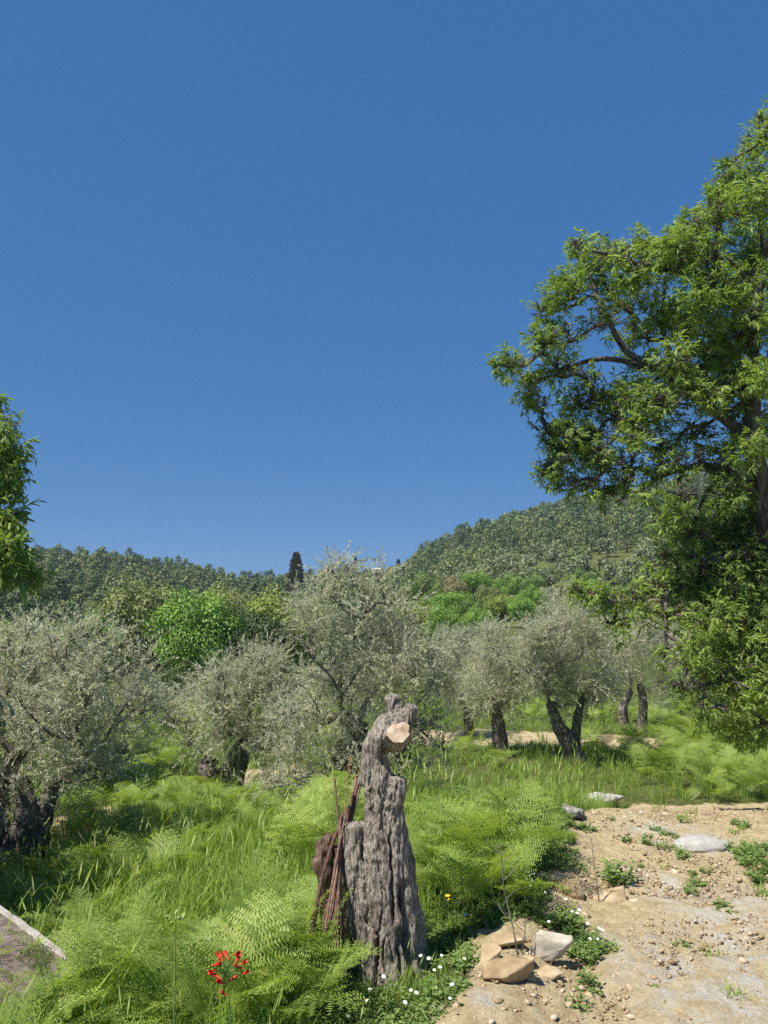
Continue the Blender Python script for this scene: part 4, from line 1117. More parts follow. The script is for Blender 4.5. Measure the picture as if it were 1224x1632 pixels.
# ------------------------------------------------------------------ the sawn olive stump
ST_D = 5.45
def stump():
    foot = G(618, 1562)
    base = np.array([at(618, 1562, ST_D)[0], ST_D, 0]); base[2] = gz(base[0], base[1])
    def sweep(pts, sides=28, n=40):
        P, R = stem_px(pts, ST_D); return tube(P, R, sides, n, True)
    raw = []
    raw.append(sweep([(612, 1610, 62), (618, 1565, 57), (617, 1520, 52), (613, 1460, 50), (610, 1400, 45), (612, 1350, 38), (614, 1300, 29), (609, 1262, 25), (600, 1232, 19), (596, 1207, 16), (603, 1183, 19), (620, 1164, 25), (634, 1154, 20)], 32, 60))
    raw.append(sweep([(632, 1170, 22), (642, 1150, 17), (650, 1138, 13), (656, 1126, 8)], 20, 16))
    raw.append(sweep([(630, 1175, 18, .04), (630, 1150, 15, .05), (627, 1125, 13, .05), (625, 1109, 9, .05)], 20, 16))
    raw.append(sweep([(606, 1180, 22, .02), (620, 1160, 20, .0), (640, 1163, 17, -.05)], 20, 14))
    raw.append(sweep([(560, 1560, 24, .08), (572, 1500, 26, .04), (573, 1440, 27, .02), (569, 1380, 25, .0), (566, 1312, 20, .0)], 24, 30))
    raw.append(sweep([(590, 1340, 22, .02), (588, 1400, 30, .0), (586, 1480, 30, .0)], 20, 20))
    raw.append(sweep([(668, 1610, 28, .0), (655, 1545, 24, -.02), (652, 1490, 22, .0), (645, 1430, 19, .02), (636, 1380, 16, .02)], 24, 30))
    raw.append(sweep([(612, 1290, 24, 0), (628, 1262, 17, -.02), (634, 1240, 12, -.02)], 20, 14))
    raw.append(sweep([(640, 1400, 20, 0), (646, 1372, 14, 0), (640, 1345, 10, 0)], 20, 14))
    raw.append(sweep([(612, 1570, 26, .0), (611, 1500, 30, -.04), (610, 1430, 31, -.07), (612, 1380, 26, -.07), (614, 1340, 18, -.02)], 20, 14))
    raw.append(sweep([(590, 1610, 30, .05), (600, 1570, 30, -.06), (608, 1500, 24, -.1), (606, 1440, 16, -.08)], 20, 20))
    raw.append(sweep([(585, 1250, 10, 0), (590, 1225, 11, 0), (590, 1200, 9, 0)], 14, 10))
    ch = []
    for V, F, T in raw: ch += [(V, np.vstack([F[:, [0, 1, 2]], F[:, [0, 2, 3]], T]), 0, None)]
    me = mesh_np('stump_raw', ch, [])
    tmp = bpy.data.objects.new('stump_raw', me); COL.objects.link(tmp)
    rm = tmp.modifiers.new('r', 'REMESH'); rm.mode = 'VOXEL'; rm.voxel_size = 0.0065
    sm = tmp.modifiers.new('s', 'SMOOTH'); sm.iterations = 3; sm.factor = .5
    dg = bpy.context.evaluated_depsgraph_get(); ev = tmp.evaluated_get(dg); m2 = bpy.data.meshes.new_from_object(ev)
    bpy.data.objects.remove(tmp)
    n = len(m2.vertices); V = np.empty(n * 3, np.float32); m2.vertices.foreach_get('co', V); V = V.reshape(-1, 3).astype(float)
    Nn = np.empty(n * 3, np.float32); m2.vertices.foreach_get('normal', Nn); Nn = Nn.reshape(-1, 3)
    x, y, z = V[:, 0], V[:, 1], V[:, 2]
    zr = z - base[2]
    # bark fibres run up the trunk with a slow twist and are bent by knots
    wx = x + .05 * fbm(x * 3, y * 3, z * 2.2, 2, 50) + .06 * np.sin(zr * 1.6)
    wy = y + .05 * fbm(x * 3 + 9, y * 3, z * 2.2, 2, 51)
    f1 = fbm(wx * 26, wy * 26, z * 4.0, 3, 52); f2 = 1 - np.abs(fbm(wx * 42, wy * 42, z * 7, 2, 53)) * 2.2
    big = fbm(wx * 8, wy * 8, z * 2.2, 2, 54)
    crack = np.clip(.10 - np.abs(fbm(wx * 13, wy * 13, z * 1.7, 2, 55)), 0, 1) / .10
    blk = fbm(wx * 34, wy * 34, z * 16, 2, 57)
    disp = .012 * f1 + .010 * f2 + .022 * big - .045 * crack * np.clip(.4 + fbm(wx * 9, wy * 9, z * 5, 2, 59) * 1.6, 0, 1) + .013 * blk
    # the long dark split up the right of the front, and the rim round the sawn top of the side slab
    sx = at(655, 1530, ST_D)[0]; sx2 = at(640, 1400, ST_D)[0]
    z1, z2 = at(655, 1545, ST_D)[2], at(640, 1390, ST_D)[2]
    t = np.clip((z - z1) / (z2 - z1), 0, 1); cx = sx + (sx2 - sx) * t + .008 * np.sin(z * 23)
    gm_ = np.exp(-((x - cx) / .017) ** 2) * sstep(z1 - .03, z1 + .05, z) * sstep(z2 + .02, z2 - .1, z) * (Nn[:, 1] < -.1)
    disp = disp - .12 * gm_
    for (ua, va, ub, vb, wd, dp) in ((597, 1565, 604, 1470, .010, .07), (629, 1450, 622, 1320, .009, .055), (584, 1440, 578, 1335, .008, .05), (612, 1330, 606, 1250, .007, .04), (638, 1560, 634, 1480, .009, .06), (592, 1300, 590, 1225, .006, .035)):
        pa, pb = at(ua, va, ST_D), at(ub, vb, ST_D)
        t = np.clip((z - pa[2]) / (pb[2] - pa[2]), 0, 1); cx = pa[0] + (pb[0] - pa[0]) * t + .010 * vnoise(z * 14, z * 0 + ua) + .004 * vnoise(z * 50, z * 0 + va)
        disp = disp - dp * np.exp(-((x - cx) / wd) ** 2) * sstep(pa[2] - .02, pa[2] + .05, z) * sstep(pb[2] + .02, pb[2] - .06, z) * (Nn[:, 1] < -.15)
    V = V + Nn * disp[:, None]
    V = V - base
    m2.vertices.foreach_set('co', V.astype(np.float32).ravel())
    m2.polygons.foreach_set('use_smooth', np.ones(len(m2.polygons), bool))
    m2.materials.clear(); m2.materials.append(M['stump']); m2.update(); m2.name = 'trunk'
    t = empty('olive_stump', base)
    tag(t, 'tall gnarled grey olive stump with a freshly sawn pale branch cut', 'tree stump')
    obj('trunk', m2, t)
    # sawn branch stub and its pale cut face
    c = at(634, 1167, ST_D - .17) - base; nrm = Vector((.12, -.84, .40)).normalized()
    def disc(r, seed, k=36, rx=1.18):
        rng = np.random.default_rng(seed); a = np.linspace(0, 2 * np.pi, k, endpoint=False)
        rr = r * (1 + .26 * vnoise(np.cos(a) * 1.6 + seed, np.sin(a) * 1.6) + .07 * vnoise(np.cos(a) * 6, np.sin(a) * 6, seed=4))
        return np.stack([np.cos(a) * rr * rx, np.sin(a) * rr, np.zeros(k)], -1)
    q = nrm.to_track_quat('Z', 'Y').to_matrix().to_4x4()
    D0 = disc(.070, 3); k = len(D0)
    Vs = np.vstack([D0 * [.97, .97, 1], D0 * 1.10 - [0, 0, .05], D0 * 1.25 - [0, 0, .16]])
    i = np.arange(k); j = (i + 1) % k
    Fq = np.vstack([np.stack([i, i + k, j + k, j], -1), np.stack([i + k, i + 2 * k, j + 2 * k, j + k], -1)])
    st = obj('branch_stub', mesh_np('branch_stub', [(Vs, Fq, 0, None)], [M['stump']], True), t); st.matrix_local = Matrix.Translation(Vector(c)) @ q
    rings = [D0 * s + [0, 0, .003 + .006 * (1 - s)] for s in (.96, .7, .4)] ; Vc = np.vstack(rings + [np.array([[0, 0, .008]])])
    Vc[:, 2] += .003 * vnoise(Vc[:, 0] * 60, Vc[:, 1] * 60)
    F1 = [np.stack([i + a * k, j + a * k, j + (a + 1) * k, i + (a + 1) * k], -1) for a in (0, 1)]
    F2 = np.stack([i + 2 * k, j + 2 * k, np.full(k, 3 * k)], -1)
    cf = obj('cut_face', mesh_np('cut_face', [(Vc, np.vstack(F1), 0, None), (Vc, F2, 0, None)], [M['cut_wood']], True), st)
    cf['label'] = 'pale fresh saw cut'
    # weathered brown remnant at the left, behind the rods
    rm_ = []
    for pts in ([(530, 1500, 18, .12), (526, 1430, 17, .12), (517, 1380, 17, .12), (521, 1348, 15, .12), (527, 1330, 6, .12)], [(545, 1480, 20, .12), (540, 1400, 20, .14), (536, 1350, 14, .14)]):
        P, R = stem_px(pts, ST_D); V_, F_, T_ = tube(P - base, R, 30, 40, True)
        d = fbm(V_[:, 0] * 22, V_[:, 1] * 22, V_[:, 2] * 9, 3, 71); cc = V_.mean(0); nn = V_ - catmull(P - base, 40)[np.minimum(np.arange(len(V_)) // 30, 39)]
        nn /= np.linalg.norm(nn, axis=1)[:, None] + 1e-6
        V_ = V_ + nn * (.05 * d)[:, None]
        rm_ += [(V_, F_, 0, None), (V_, T_, 0, None)]
    r_ = obj('rotten_remnant', mesh_np('rotten_remnant', rm_, [M['stump_brown']], True), t); r_['label'] = 'dark brown rotten side remnant'
    return base
stump_base = stump()

# rusty rods leaning on it
rods = [((499, 1478), (511, 1410), (528, 1350), (545, 1305), 4.4, -.22, .02, 'rust', 'curved rusty pipe, outermost left of the rods at the stump'),
        ((512, 1482), None, None, (574, 1234), 3.0, -.20, .22, 'rust', None), ((516, 1484), None, None, (577, 1240), 3.2, -.22, .22, 'rust', None),
        ((520, 1483), None, None, (568, 1240), 3.2, -.24, .22, 'rust', None), ((524.5, 1484), None, None, (562, 1262), 3.2, -.25, .14, 'rust', None),
        ((529, 1484), None, None, (556, 1284), 3.4, -.26, .08, 'rust', None), ((533.5, 1485), None, None, (551, 1290), 3.2, -.27, .06, 'rust', None),
        ((538, 1484), None, None, (547, 1296), 3.2, -.27, .03, 'rust', None), ((542.5, 1482), None, None, (543, 1300), 3.2, -.25, .0, 'rust', None),
        ((518, 1482), None, None, (553, 1288), 2.6, -.29, .0, 'rust', None), ((547, 1478), (543, 1400), (540, 1320), (533, 1240), 2.6, -.2, .05, 'rust', 'slender rusty rod bent up and leftward above the others'),
        ((552, 1440), (551, 1360), (549, 1290), (558, 1206), 1.3, -.1, .1, 'wood_stake', 'thin dry stick standing highest beside the rods'),
        ((550, 1330), None, None, (568, 1236), 3.8, .25, .25, 'wood_stake', 'orange-brown stake behind the stump, left of its pair'), ((556, 1330), None, None, (575, 1232), 3.8, .25, .25, 'wood_stake', 'orange-brown stake tight against the back of the stump')]
for a, m1, m2, b, r, da, db, mat, lab in rods:
    P = [at(*a, ST_D + da)]
    if m1: P += [at(*m1, ST_D + da * .7 + db * .3), at(*m2, ST_D + da * .3 + db * .7)]
    else:
        P += [(at(*a, ST_D + da) + at(*b, ST_D + db)) / 2 + np.array([random.uniform(-.012, .012), 0, 0])]
    P += [at(*b, ST_D + db)]
    P = np.array(P); foot = P[0] + (P[0] - P[1]) / np.linalg.norm(P[0] - P[1]) * .35
    foot[2] = max(foot[2], gz(foot[0], foot[1]) - .02) if foot[2] > gz(foot[0], foot[1]) else gz(foot[0], foot[1]) - .02
    P = np.vstack([foot, P]); b0 = P[0].copy()
    ch = tube_chunks(P - b0, [r * ST_D / FPX * .66] * len(P), 8, 60)
    # ribbed like reinforcing bar
    V = ch[0][0]; k = np.arange(len(V)) // 8
    o = obj('rusty_rod' if mat == 'rust' else 'wooden_stake', mesh_np('rusty_rod', ch, [M[mat]], True), None, b0)
    tag(o, lab or 'straight rusty rod in the bundle leaning on the stump', 'rod' if mat == 'rust' else 'stake', 'rusty rods leaning on the stump')

# ------------------------------------------------------------------ concrete slab at the near left
SLAB = {}
def slab():
    zt = 0.02
    def onz(u, v, z=zt):
        d = ray(u, v); s = (z - CAM_Z) / d[2]; return np.array([d[0] * s, d[1] * s])
    A = onz(134, 1545); B = onz(0, 1448); e = (B - A) / np.linalg.norm(B - A)
    C_ = onz(40, 1560); f = np.array([-e[1], e[0]]); f = f if f[1] < 0 else -f
    f = (onz(0, 1600) - A); f /= np.linalg.norm(f)
    base = np.array([A[0], A[1], gz(A[0], A[1])]); zb = base[2] - .4
    n = 44
    def prism(poly, z0, z1, seed, grid=True):
        a, b, c, d = poly; u = np.linspace(0, 1, n); U, W = np.meshgrid(u, u)
        P = (a[None, None] * ((1 - U) * (1 - W))[..., None] + b * (U * (1 - W))[..., None] + c * (U * W)[..., None] + d * ((1 - U) * W)[..., None])
        x, y = P[..., 0].ravel(), P[..., 1].ravel(); z = z1 + .012 * fbm(x * 9, y * 9, oct=3, seed=seed)
        V = np.stack([x, y, z], -1); i, j = np.meshgrid(np.arange(n - 1), np.arange(n - 1), indexing='ij')
        F = np.stack([i * n + j, i * n + j + 1, (i + 1) * n + j + 1, (i + 1) * n + j], -1).reshape(-1, 4)
        ring = np.concatenate([np.arange(n), np.arange(1, n) * n + n - 1, (n - 1) * n + np.arange(n - 2, -1, -1), np.arange(n - 2, 0, -1) * n])
        lo = V[ring].copy(); lo[:, 2] = z0; k = len(ring); o = len(V); V = np.vstack([V, lo]); q = np.arange(k)
        F2 = np.stack([ring, o + q, o + (q + 1) % k, ring[(q + 1) % k]], -1)
        return V - base, np.vstack([F, F2])
    SLAB.update(A=A, e=e, f=f)
    t = empty('concrete_slab', base); tag(t, 'corner of a low concrete slab littered with brown debris', 'slab')
    poly = [A, A + e * 2.6, A + e * 2.6 + f * .8, A + f * .8]
    V, F = prism(poly, zb, zt, 1)
    m = stone_material('slab_top', [(0.34, (0.11, 0.09, 0.075)), (0.5, (0.20, 0.165, 0.14)), (0.66, (0.30, 0.265, 0.235))], scale=11, bump=.9)
    obj('top', mesh_np('top', [(V, F, 0, None)], [m], True), t)
    w = .032
    m2 = stone_material('slab_edge', [(0.3, (0.19, 0.165, 0.14)), (0.5, (0.30, 0.275, 0.24)), (0.7, (0.40, 0.375, 0.335))], scale=16, bump=.7)
    g = np.array([e[1], -e[0]]); g = g if g @ f < 0 else -g
    V, F = prism([A + g * .012 - e * .0, A + e * 2.6 + g * .012, A + e * 2.6 + f * w, A + f * w], zb, zt + .018, 2)
    obj('kerb', mesh_np('kerb', [(V, F, 0, None)], [m2], True), t)
    # fallen needles and twigs
    rng = np.random.default_rng(4); k = 900
    a, b = rng.random(k) * 2.4, .05 + rng.random(k) * .72
    P = A + e * a[:, None] + f * b[:, None]; P = np.column_stack([P, zt + .012 + rng.random(k) * .012]) - base
    ang = rng.uniform(0, 6.28, k); Dd = np.stack([np.cos(ang), np.sin(ang), rng.normal(0, .08, k)], -1)
    tw = (np.array([[-.02, 0, 0], [.02, 0, 0], [.015, 1, .02], [-.015, 1, .02], [0, .5, .04]]), np.array([[0, 1, 4], [1, 2, 4], [2, 3, 4], [3, 0, 4]]))
    ch = stamp([tw], P, frames(Dd), rng.uniform(.03, .08, k), 0, rng.random(k), rng)
    ml = leaf_material('litter', [(0, (0.06, 0.035, 0.025)), (.5, (.17, .10, .07)), (1, (.32, .23, .16))], trans=0.02, spec=.1, rough=.9)
    o = obj('needle_litter', mesh_np('needle_litter', ch, [ml]), t); o['kind'] = 'stuff'
slab()

# ------------------------------------------------------------------ stones
def rock_mesh(seed, sx, sy, sz, rough=.12, cuts=9, sub=4):
    import bmesh
    rng = np.random.default_rng(seed)
    bm = bmesh.new()
    if cuts <= 1:                             # a smooth lump
        bmesh.ops.create_icosphere(bm, subdivisions=sub, radius=1)
    else:                                     # a broken, angular block
        for k in range(cuts + 2):
            d = rng.normal(size=3); d /= np.abs(d).max() ** .7 * np.linalg.norm(d) ** .3; bm.verts.new(d * rng.uniform(.8, 1.0))
        r = bmesh.ops.convex_hull(bm, input=bm.verts)
        bmesh.ops.delete(bm, geom=[g for g in r['geom_interior'] if isinstance(g, bmesh.types.BMVert)], context='VERTS')
        for k in range(max(0, sub - 1)):
            bmesh.ops.subdivide_edges(bm, edges=bm.edges[:], cuts=1, use_grid_fill=True)
        bmesh.ops.triangulate(bm, faces=bm.faces[:])
        if sub >= 3: bmesh.ops.smooth_vert(bm, verts=bm.verts[:], factor=.35, use_axis_x=True, use_axis_y=True, use_axis_z=True)
    bm.verts.ensure_lookup_table(); bm.verts.index_update()
    V = np.array([v.co[:] for v in bm.verts]); F = np.array([[v.index for v in f.verts] for f in bm.faces]); bm.free()
    V = V * (1 + rough * fbm(V[:, 0] * 1.6 + seed, V[:, 1] * 1.6, V[:, 2] * 1.6, 3, seed) + .06 * fbm(V[:, 0] * 5, V[:, 1] * 5, V[:, 2] * 10, 3, seed))[:, None]
    V[:, 2] = np.maximum(V[:, 2], -.6)
    return V * np.array([sx, sy, sz]), F

def rock(name, u, v, w_px, h_ratio, d_ratio, mat, label, seed, rz=0.0, group=None, sink=.35, tilt=0.0, cuts=11, up=0.0):
    p = G(u, v); s = w_px * p[1] / FPX / 2
    V, F = rock_mesh(seed, s, s * d_ratio, s * h_ratio, cuts=cuts)
    o = obj(name, mesh_np(name, [(V, F, 0, None)], [M[mat]], False), None, (p[0], p[1], p[2] + s * h_ratio * (.6 - sink) + up), (tilt, tilt * .5, rz))
    tag(o, label, 'rock', group)
    return o
gs = 'stones ringed round the sapling'
rock('stone', 812, 1560, 100, .42, .55, 'tan_stone', 'long layered tan stone at the front of the sapling ring', 1, .15, gs, sink=.1, cuts=13)
rock('stone', 873, 1532, 80, .7, .42, 'pale_stone', 'pale wedge-shaped slab stone at the right of the sapling ring', 22, -.25, gs, sink=-.1, tilt=.08, cuts=13)
rock('stone', 875, 1556, 46, .42, .8, 'tan_stone', 'flat tan stone at the front right of the sapling ring', 3, .5, gs, sink=.1, cuts=13)
rock('stone', 780, 1536, 42, .8, .9, 'tan_stone', 'blunt tan stone at the left of the sapling ring', 14, .4, gs, sink=-.1)
rock('stone', 812, 1512, 62, .34, .5, 'tan_stone', 'flat stone at the back of the sapling ring', 15, .1, gs, sink=-.15, cuts=12)
rock('stone', 838, 1540, 34, .5, .7, 'tan_stone', 'small flat stone inside the sapling ring', 16, .7, gs, sink=.0, cuts=12)
rock('stone', 845, 1566, 26, .7, .7, 'tan_stone', 'small blocky stone at the front corner of the sapling ring', 6, .8, gs, sink=.0, cuts=9)
rock('stone', 917, 1428, 74, .55, .7, 'tan_stone', 'rough brown rock, left one of the pair by the leaning twig', 7, .2, 'brown rock pair', sink=.2)
rock('stone', 977, 1436, 84, .46, .6, 'tan_stone', 'wedge-shaped brown rock, right one of the pair by the weed clump', 8, -.1, 'brown rock pair', sink=.15, cuts=8)
rock('boulder', 950, 1288, 104, .4, .5, 'grey_rock', 'weathered grey rock at the far edge of the clearing', 9, .3, 'grey rocks', sink=.15)
rock('boulder', 908, 1298, 72, .34, .6, 'grey_rock', 'low grey rock in grass left of the larger grey rock', 10, .2, 'grey rocks', sink=.15)
rock('lime_heap', 1118, 1352, 86, .30, .62, 'white_lump', 'smooth whitish lump of hardened lime on the bare earth', 11, .05, None, sink=.35, cuts=1)
# smaller loose stones that can be picked out
small = [(1012, 1440), (940, 1590), (965, 1545), (1012, 1455), (1040, 1430), (893, 1570), (905, 1565), (800, 1590), (770, 1575), (745, 1590), (985, 1555), (1050, 1590), (1095, 1470), (1075, 1395), (1190, 1500), (1150, 1620), (870, 1600), (850, 1590), (1020, 1390), (935, 1395), (1005, 1310), (1060, 1300), (1000, 1330), (905, 1345), (1170, 1310), (1200, 1300), (1045, 1540), (690, 1610), (760, 1620)]
SM = [rock_mesh(60 + k, 1, .75, .55, sub=2) for k in range(4)]
SMM = [mesh_np('small_stone', [(v, f, 0, None)], [M['pebble']]) for v, f in SM]
for k, (u, v) in enumerate(small):
    p = G(u, v); s = random.uniform(5, 9) * p[1] / FPX
    o = obj('small_stone', SMM[k % 4], None, (p[0], p[1], p[2] + s * .15), (random.uniform(-.3, .3), random.uniform(-.3, .3), random.uniform(0, 6.28)), s)
    tag(o, 'small loose stone lying on the bare earth', 'stone', 'small loose stones on the bare earth')

def scatter_region(n, x0, x1, y0, y1, rng, fn):
    x = rng.uniform(x0, x1, n); y = rng.uniform(y0, y1, n)
    k = rng.random(n) < fn(x, y)
    return x[k], y[k]
rng = np.random.default_rng(90)
x, y = scatter_region(75000, -.4, 6.5, 3.6, 10.2, rng, lambda x, y: dirt_mask(x, y) * np.clip(.25 + .9 * fbm(x * 1.4, y * 1.4, oct=3, seed=15) + .2, .05, 1))
z = ground_z(x, y); n = len(x)
sc_ = np.clip(rng.lognormal(-5.05, .62, n), .003, .04)
PT = [bpy.data.objects.new('pebble', mesh_np('pebble', [(*rock_mesh(80 + k, 1, .8, .6, sub=1), 0, None)], [M['pebble' if k % 2 else 'clod']])) for k in range(6)]
scatter('pebbles', PT, np.stack([x, y, z + sc_ * .25 + .008], -1), rng.uniform(-.5, .5, (n, 3)) * [1, 1, 6], sc_, 'small pebbles and crumbs over the bare earth')

# ------------------------------------------------------------------ bracken
def frond_mesh(seed, pairs=15):
    rng = np.random.default_rng(seed)
    n = 26; t = np.linspace(0, 1, n)
    el = np.radians(np.interp(t, [0, .35, .7, 1], [82, 66, 32, 2]) + rng.normal(0, 4)); ds = 1.0 / (n - 1)
    C = np.zeros((n, 3)); side = rng.normal(0, .12)
    for i in range(1, n):
        C[i] = C[i - 1] + ds * np.array([math.cos(el[i]) * side * t[i], math.cos(el[i]), math.sin(el[i])])
    def pt(s): return np.array([np.interp(s, t, C[:, k]) for k in range(3)])
    V, F, T_ = [], [], []
    def tri(a, b, c, tv):
        k = len(V); V.extend([a, b, c]); F.append([k, k + 1, k + 2]); T_.extend([tv] * 3)
    for i in range(pairs):
        s = .36 + .62 * (i / (pairs - 1)) ** .92
        p = pt(s); d = pt(min(1, s + .03)) - pt(s - .03); d /= np.linalg.norm(d)
        L = .40 * (1 - (i / (pairs - .3))) ** .85 * (.9 if i == 0 else 1) + .012
        X = np.cross(d, [0, 0, 1.0]); X /= np.linalg.norm(X) + 1e-6; up = np.cross(X, d)
        for sd_ in (-1, 1):
            ang = math.radians(68 - 22 * i / pairs) + rng.normal(0, .07)
            a = X * sd_ * math.sin(ang) + d * math.cos(ang) + up * rng.normal(.03, .07)
            perp = np.cross(a, up); perp /= np.linalg.norm(perp)
            m = max(3, int(13 * L / .40 + 2)); tv = np.clip(.5 + rng.normal(0, .2), 0, 1)
            for q in range(m):
                f = (q + .3) / m; w0 = L / m * .5
                drop = np.array([0, 0, -.22 * (f * L) ** 1.6])
                c0 = p + a * f * L + drop
                pl = L * .22 * (1 - f) ** .75 + .010
                for s2 in (-1, 1):
                    tip = c0 + perp * s2 * pl + a * pl * .45 + up * rng.normal(0, .008) - np.array([0, 0, .12 * pl])
                    tri(c0 - a * w0 * .45, c0 + a * w0 * .75, tip, tv)
            e0 = p + a * L * .93 + np.array([0, 0, -.22 * L ** 1.6])
            tri(p - d * .002, p + d * .002, e0, tv)
    Vs, Fs, _ = tube(C, [.007, .005, .0025, .001], 3, 12, False)
    return mesh_np('frond', [(np.array(V), np.array(F), 0, np.array(T_)), (Vs, Fs, 1, None)], [M['fern'], M['stem']])
FROND = [frond_mesh(500 + i, 11 + i % 4) for i in range(6)]

def in_px_poly(x, y, z, poly):
    """photo pixel of a point, tested against a polygon given in pixels"""
    dx, dy, dz = x, y, z - CAM_Z
    b = (dz * cp - dy * sp) / (dy * cp + dz * sp); u = 612 + FPX * dx / (dy * cp + dz * sp); v = 816 - FPX * b
    return u, v

FERN_ZONES = [  # ground polygons (photo pixels of the plants' feet), spacing, size, label, group, max singles
    ([(-60, 1650), (60, 1625), (140, 1600), (300, 1570), (440, 1540), (560, 1520), (580, 1580), (560, 1660), (-60, 1700)], .25, (.56, .84), 'bracken fern in the near left corner below the slab', 'bracken in the near left corner', 90),
    ([(430, 1520), (530, 1500), (540, 1560), (520, 1600), (440, 1580)], .24, (.48, .66), 'bracken fern at the left foot of the stump', 'bracken at the left foot of the stump', 24),
    ([(665, 1395), (720, 1375), (820, 1360), (846, 1385), (828, 1425), (780, 1462), (730, 1478), (690, 1440)], .31, (.70, 1.0), 'arching bracken fern between the stump and the clearing', 'bracken between the stump and the clearing', 60),
    ([(-40, 1430), (60, 1420), (190, 1400), (300, 1370), (400, 1340), (330, 1400), (250, 1440), (150, 1540), (-40, 1460)], .5, (.6, .85), 'bracken fern in the shade under the left olive', 'bracken in the olive shade', 60),
    ([(490, 1330), (560, 1300), (575, 1340), (540, 1400), (490, 1400)], .34, (.6, .9), 'bracken fern behind the rusty rods', 'bracken behind the rods', 16),
    ([(960, 1220), (1100, 1190), (1240, 1190), (1240, 1275), (1130, 1280), (1090, 1262)], .55, (.7, 1.0), 'bracken fern under the chestnut tree', 'bracken under the chestnut', 40),
    ([(200, 1260), (330, 1270), (430, 1290), (440, 1340), (300, 1360), (200, 1340)], .55, (.5, .75), 'small bracken fern on the bank below the twin-trunked olive', 'bracken on the olive bank', 30),
    ([(60, 1330), (180, 1300), (220, 1340), (120, 1400)], .5, (.5, .8), 'bracken fern beside the hollow olive trunk', 'bracken by the hollow olive', 14)]

def make_ferns():
    rng = np.random.default_rng(600)
    rest = []
    for poly, sp_, (s0, s1), label, group, mx in FERN_ZONES:
        W = np.array([G(u, min(v, 1700))[:2] for u, v in poly])
        x0, y0 = W.min(0); x1, y1 = W.max(0)
        pts = []
        for tries in range(6000):
            p = np.array([rng.uniform(x0, x1), rng.uniform(y0, y1)])
            if poly_dist(p[:1], p[1:], W)[0] < 0: continue
            if any((p[0] - q[0]) ** 2 + (p[1] - q[1]) ** 2 < sp_ ** 2 * .7 for q in pts): continue
            if -.36 < p[0] - stump_base[0] < .75 and -1.6 < p[1] - stump_base[1] < .32: continue
            pts.append(p)
            if len(pts) > 160: break
        if 'near left corner' in group:
            g = np.array([SLAB['f'][1], -SLAB['f'][0]]); g = g if g[0] > 0 else -g
            for q in range(16):
                pts.append(SLAB['A'] + SLAB['f'] * (-.1 + .09 * q) + g * rng.uniform(.16, .4))
        pts.sort(key=lambda q: q[1])
        for k, p in enumerate(pts):
            z = gz(*p); nf = int(rng.integers(4, 7)); s = rng.uniform(s0, s1)
            if k < mx:
                e = empty('bracken_fern', (p[0], p[1], z), rng.uniform(0, 6.28)); tag(e, label, 'fern', group)
                for q in range(nf):
                    a = q * 6.283 / nf + rng.normal(0, .35)
                    o = bpy.data.objects.new('frond', FROND[int(rng.integers(0, 6))]); COL.objects.link(o); o.parent = e
                    o.location = (-math.sin(a) * .03, math.cos(a) * .03, -.02); o.rotation_euler = (rng.normal(0, .24), rng.normal(0, .2), a)
                    o.scale = (s * rng.uniform(.62, 1.1),) * 3
            else:
                for q in range(nf): rest.append((p[0], p[1], z, q * 6.283 / nf + rng.normal(0, .35), s * rng.uniform(.8, 1.1)))
    # the bracken farther back
    def fn(x, y):
        return np.clip(.35 + 1.2 * fbm(x * .35, y * .35, oct=2, seed=44), 0, 1) * (path_mask(x, y) < .2) * (dirt_mask(x, y) < .2) * (bare_patch(x, y) < .2)
    x, y = scatter_region(900, -9, 12, 11, 30, rng, fn)
    for a, b in zip(x, y):
        for q in range(4): rest.append((a, b, gz(a, b), q * 1.57 + rng.normal(0, .4), rng.uniform(.5, .85)))
    R = np.array(rest); n = len(R)
    ts = [bpy.data.objects.new('frond', m) for m in FROND]
    scatter('bracken', ts, R[:, :3], np.stack([rng.normal(-.05, .15, n), rng.normal(0, .1, n), R[:, 3]], -1), R[:, 4], 'bracken spreading through the grove')
make_ferns()

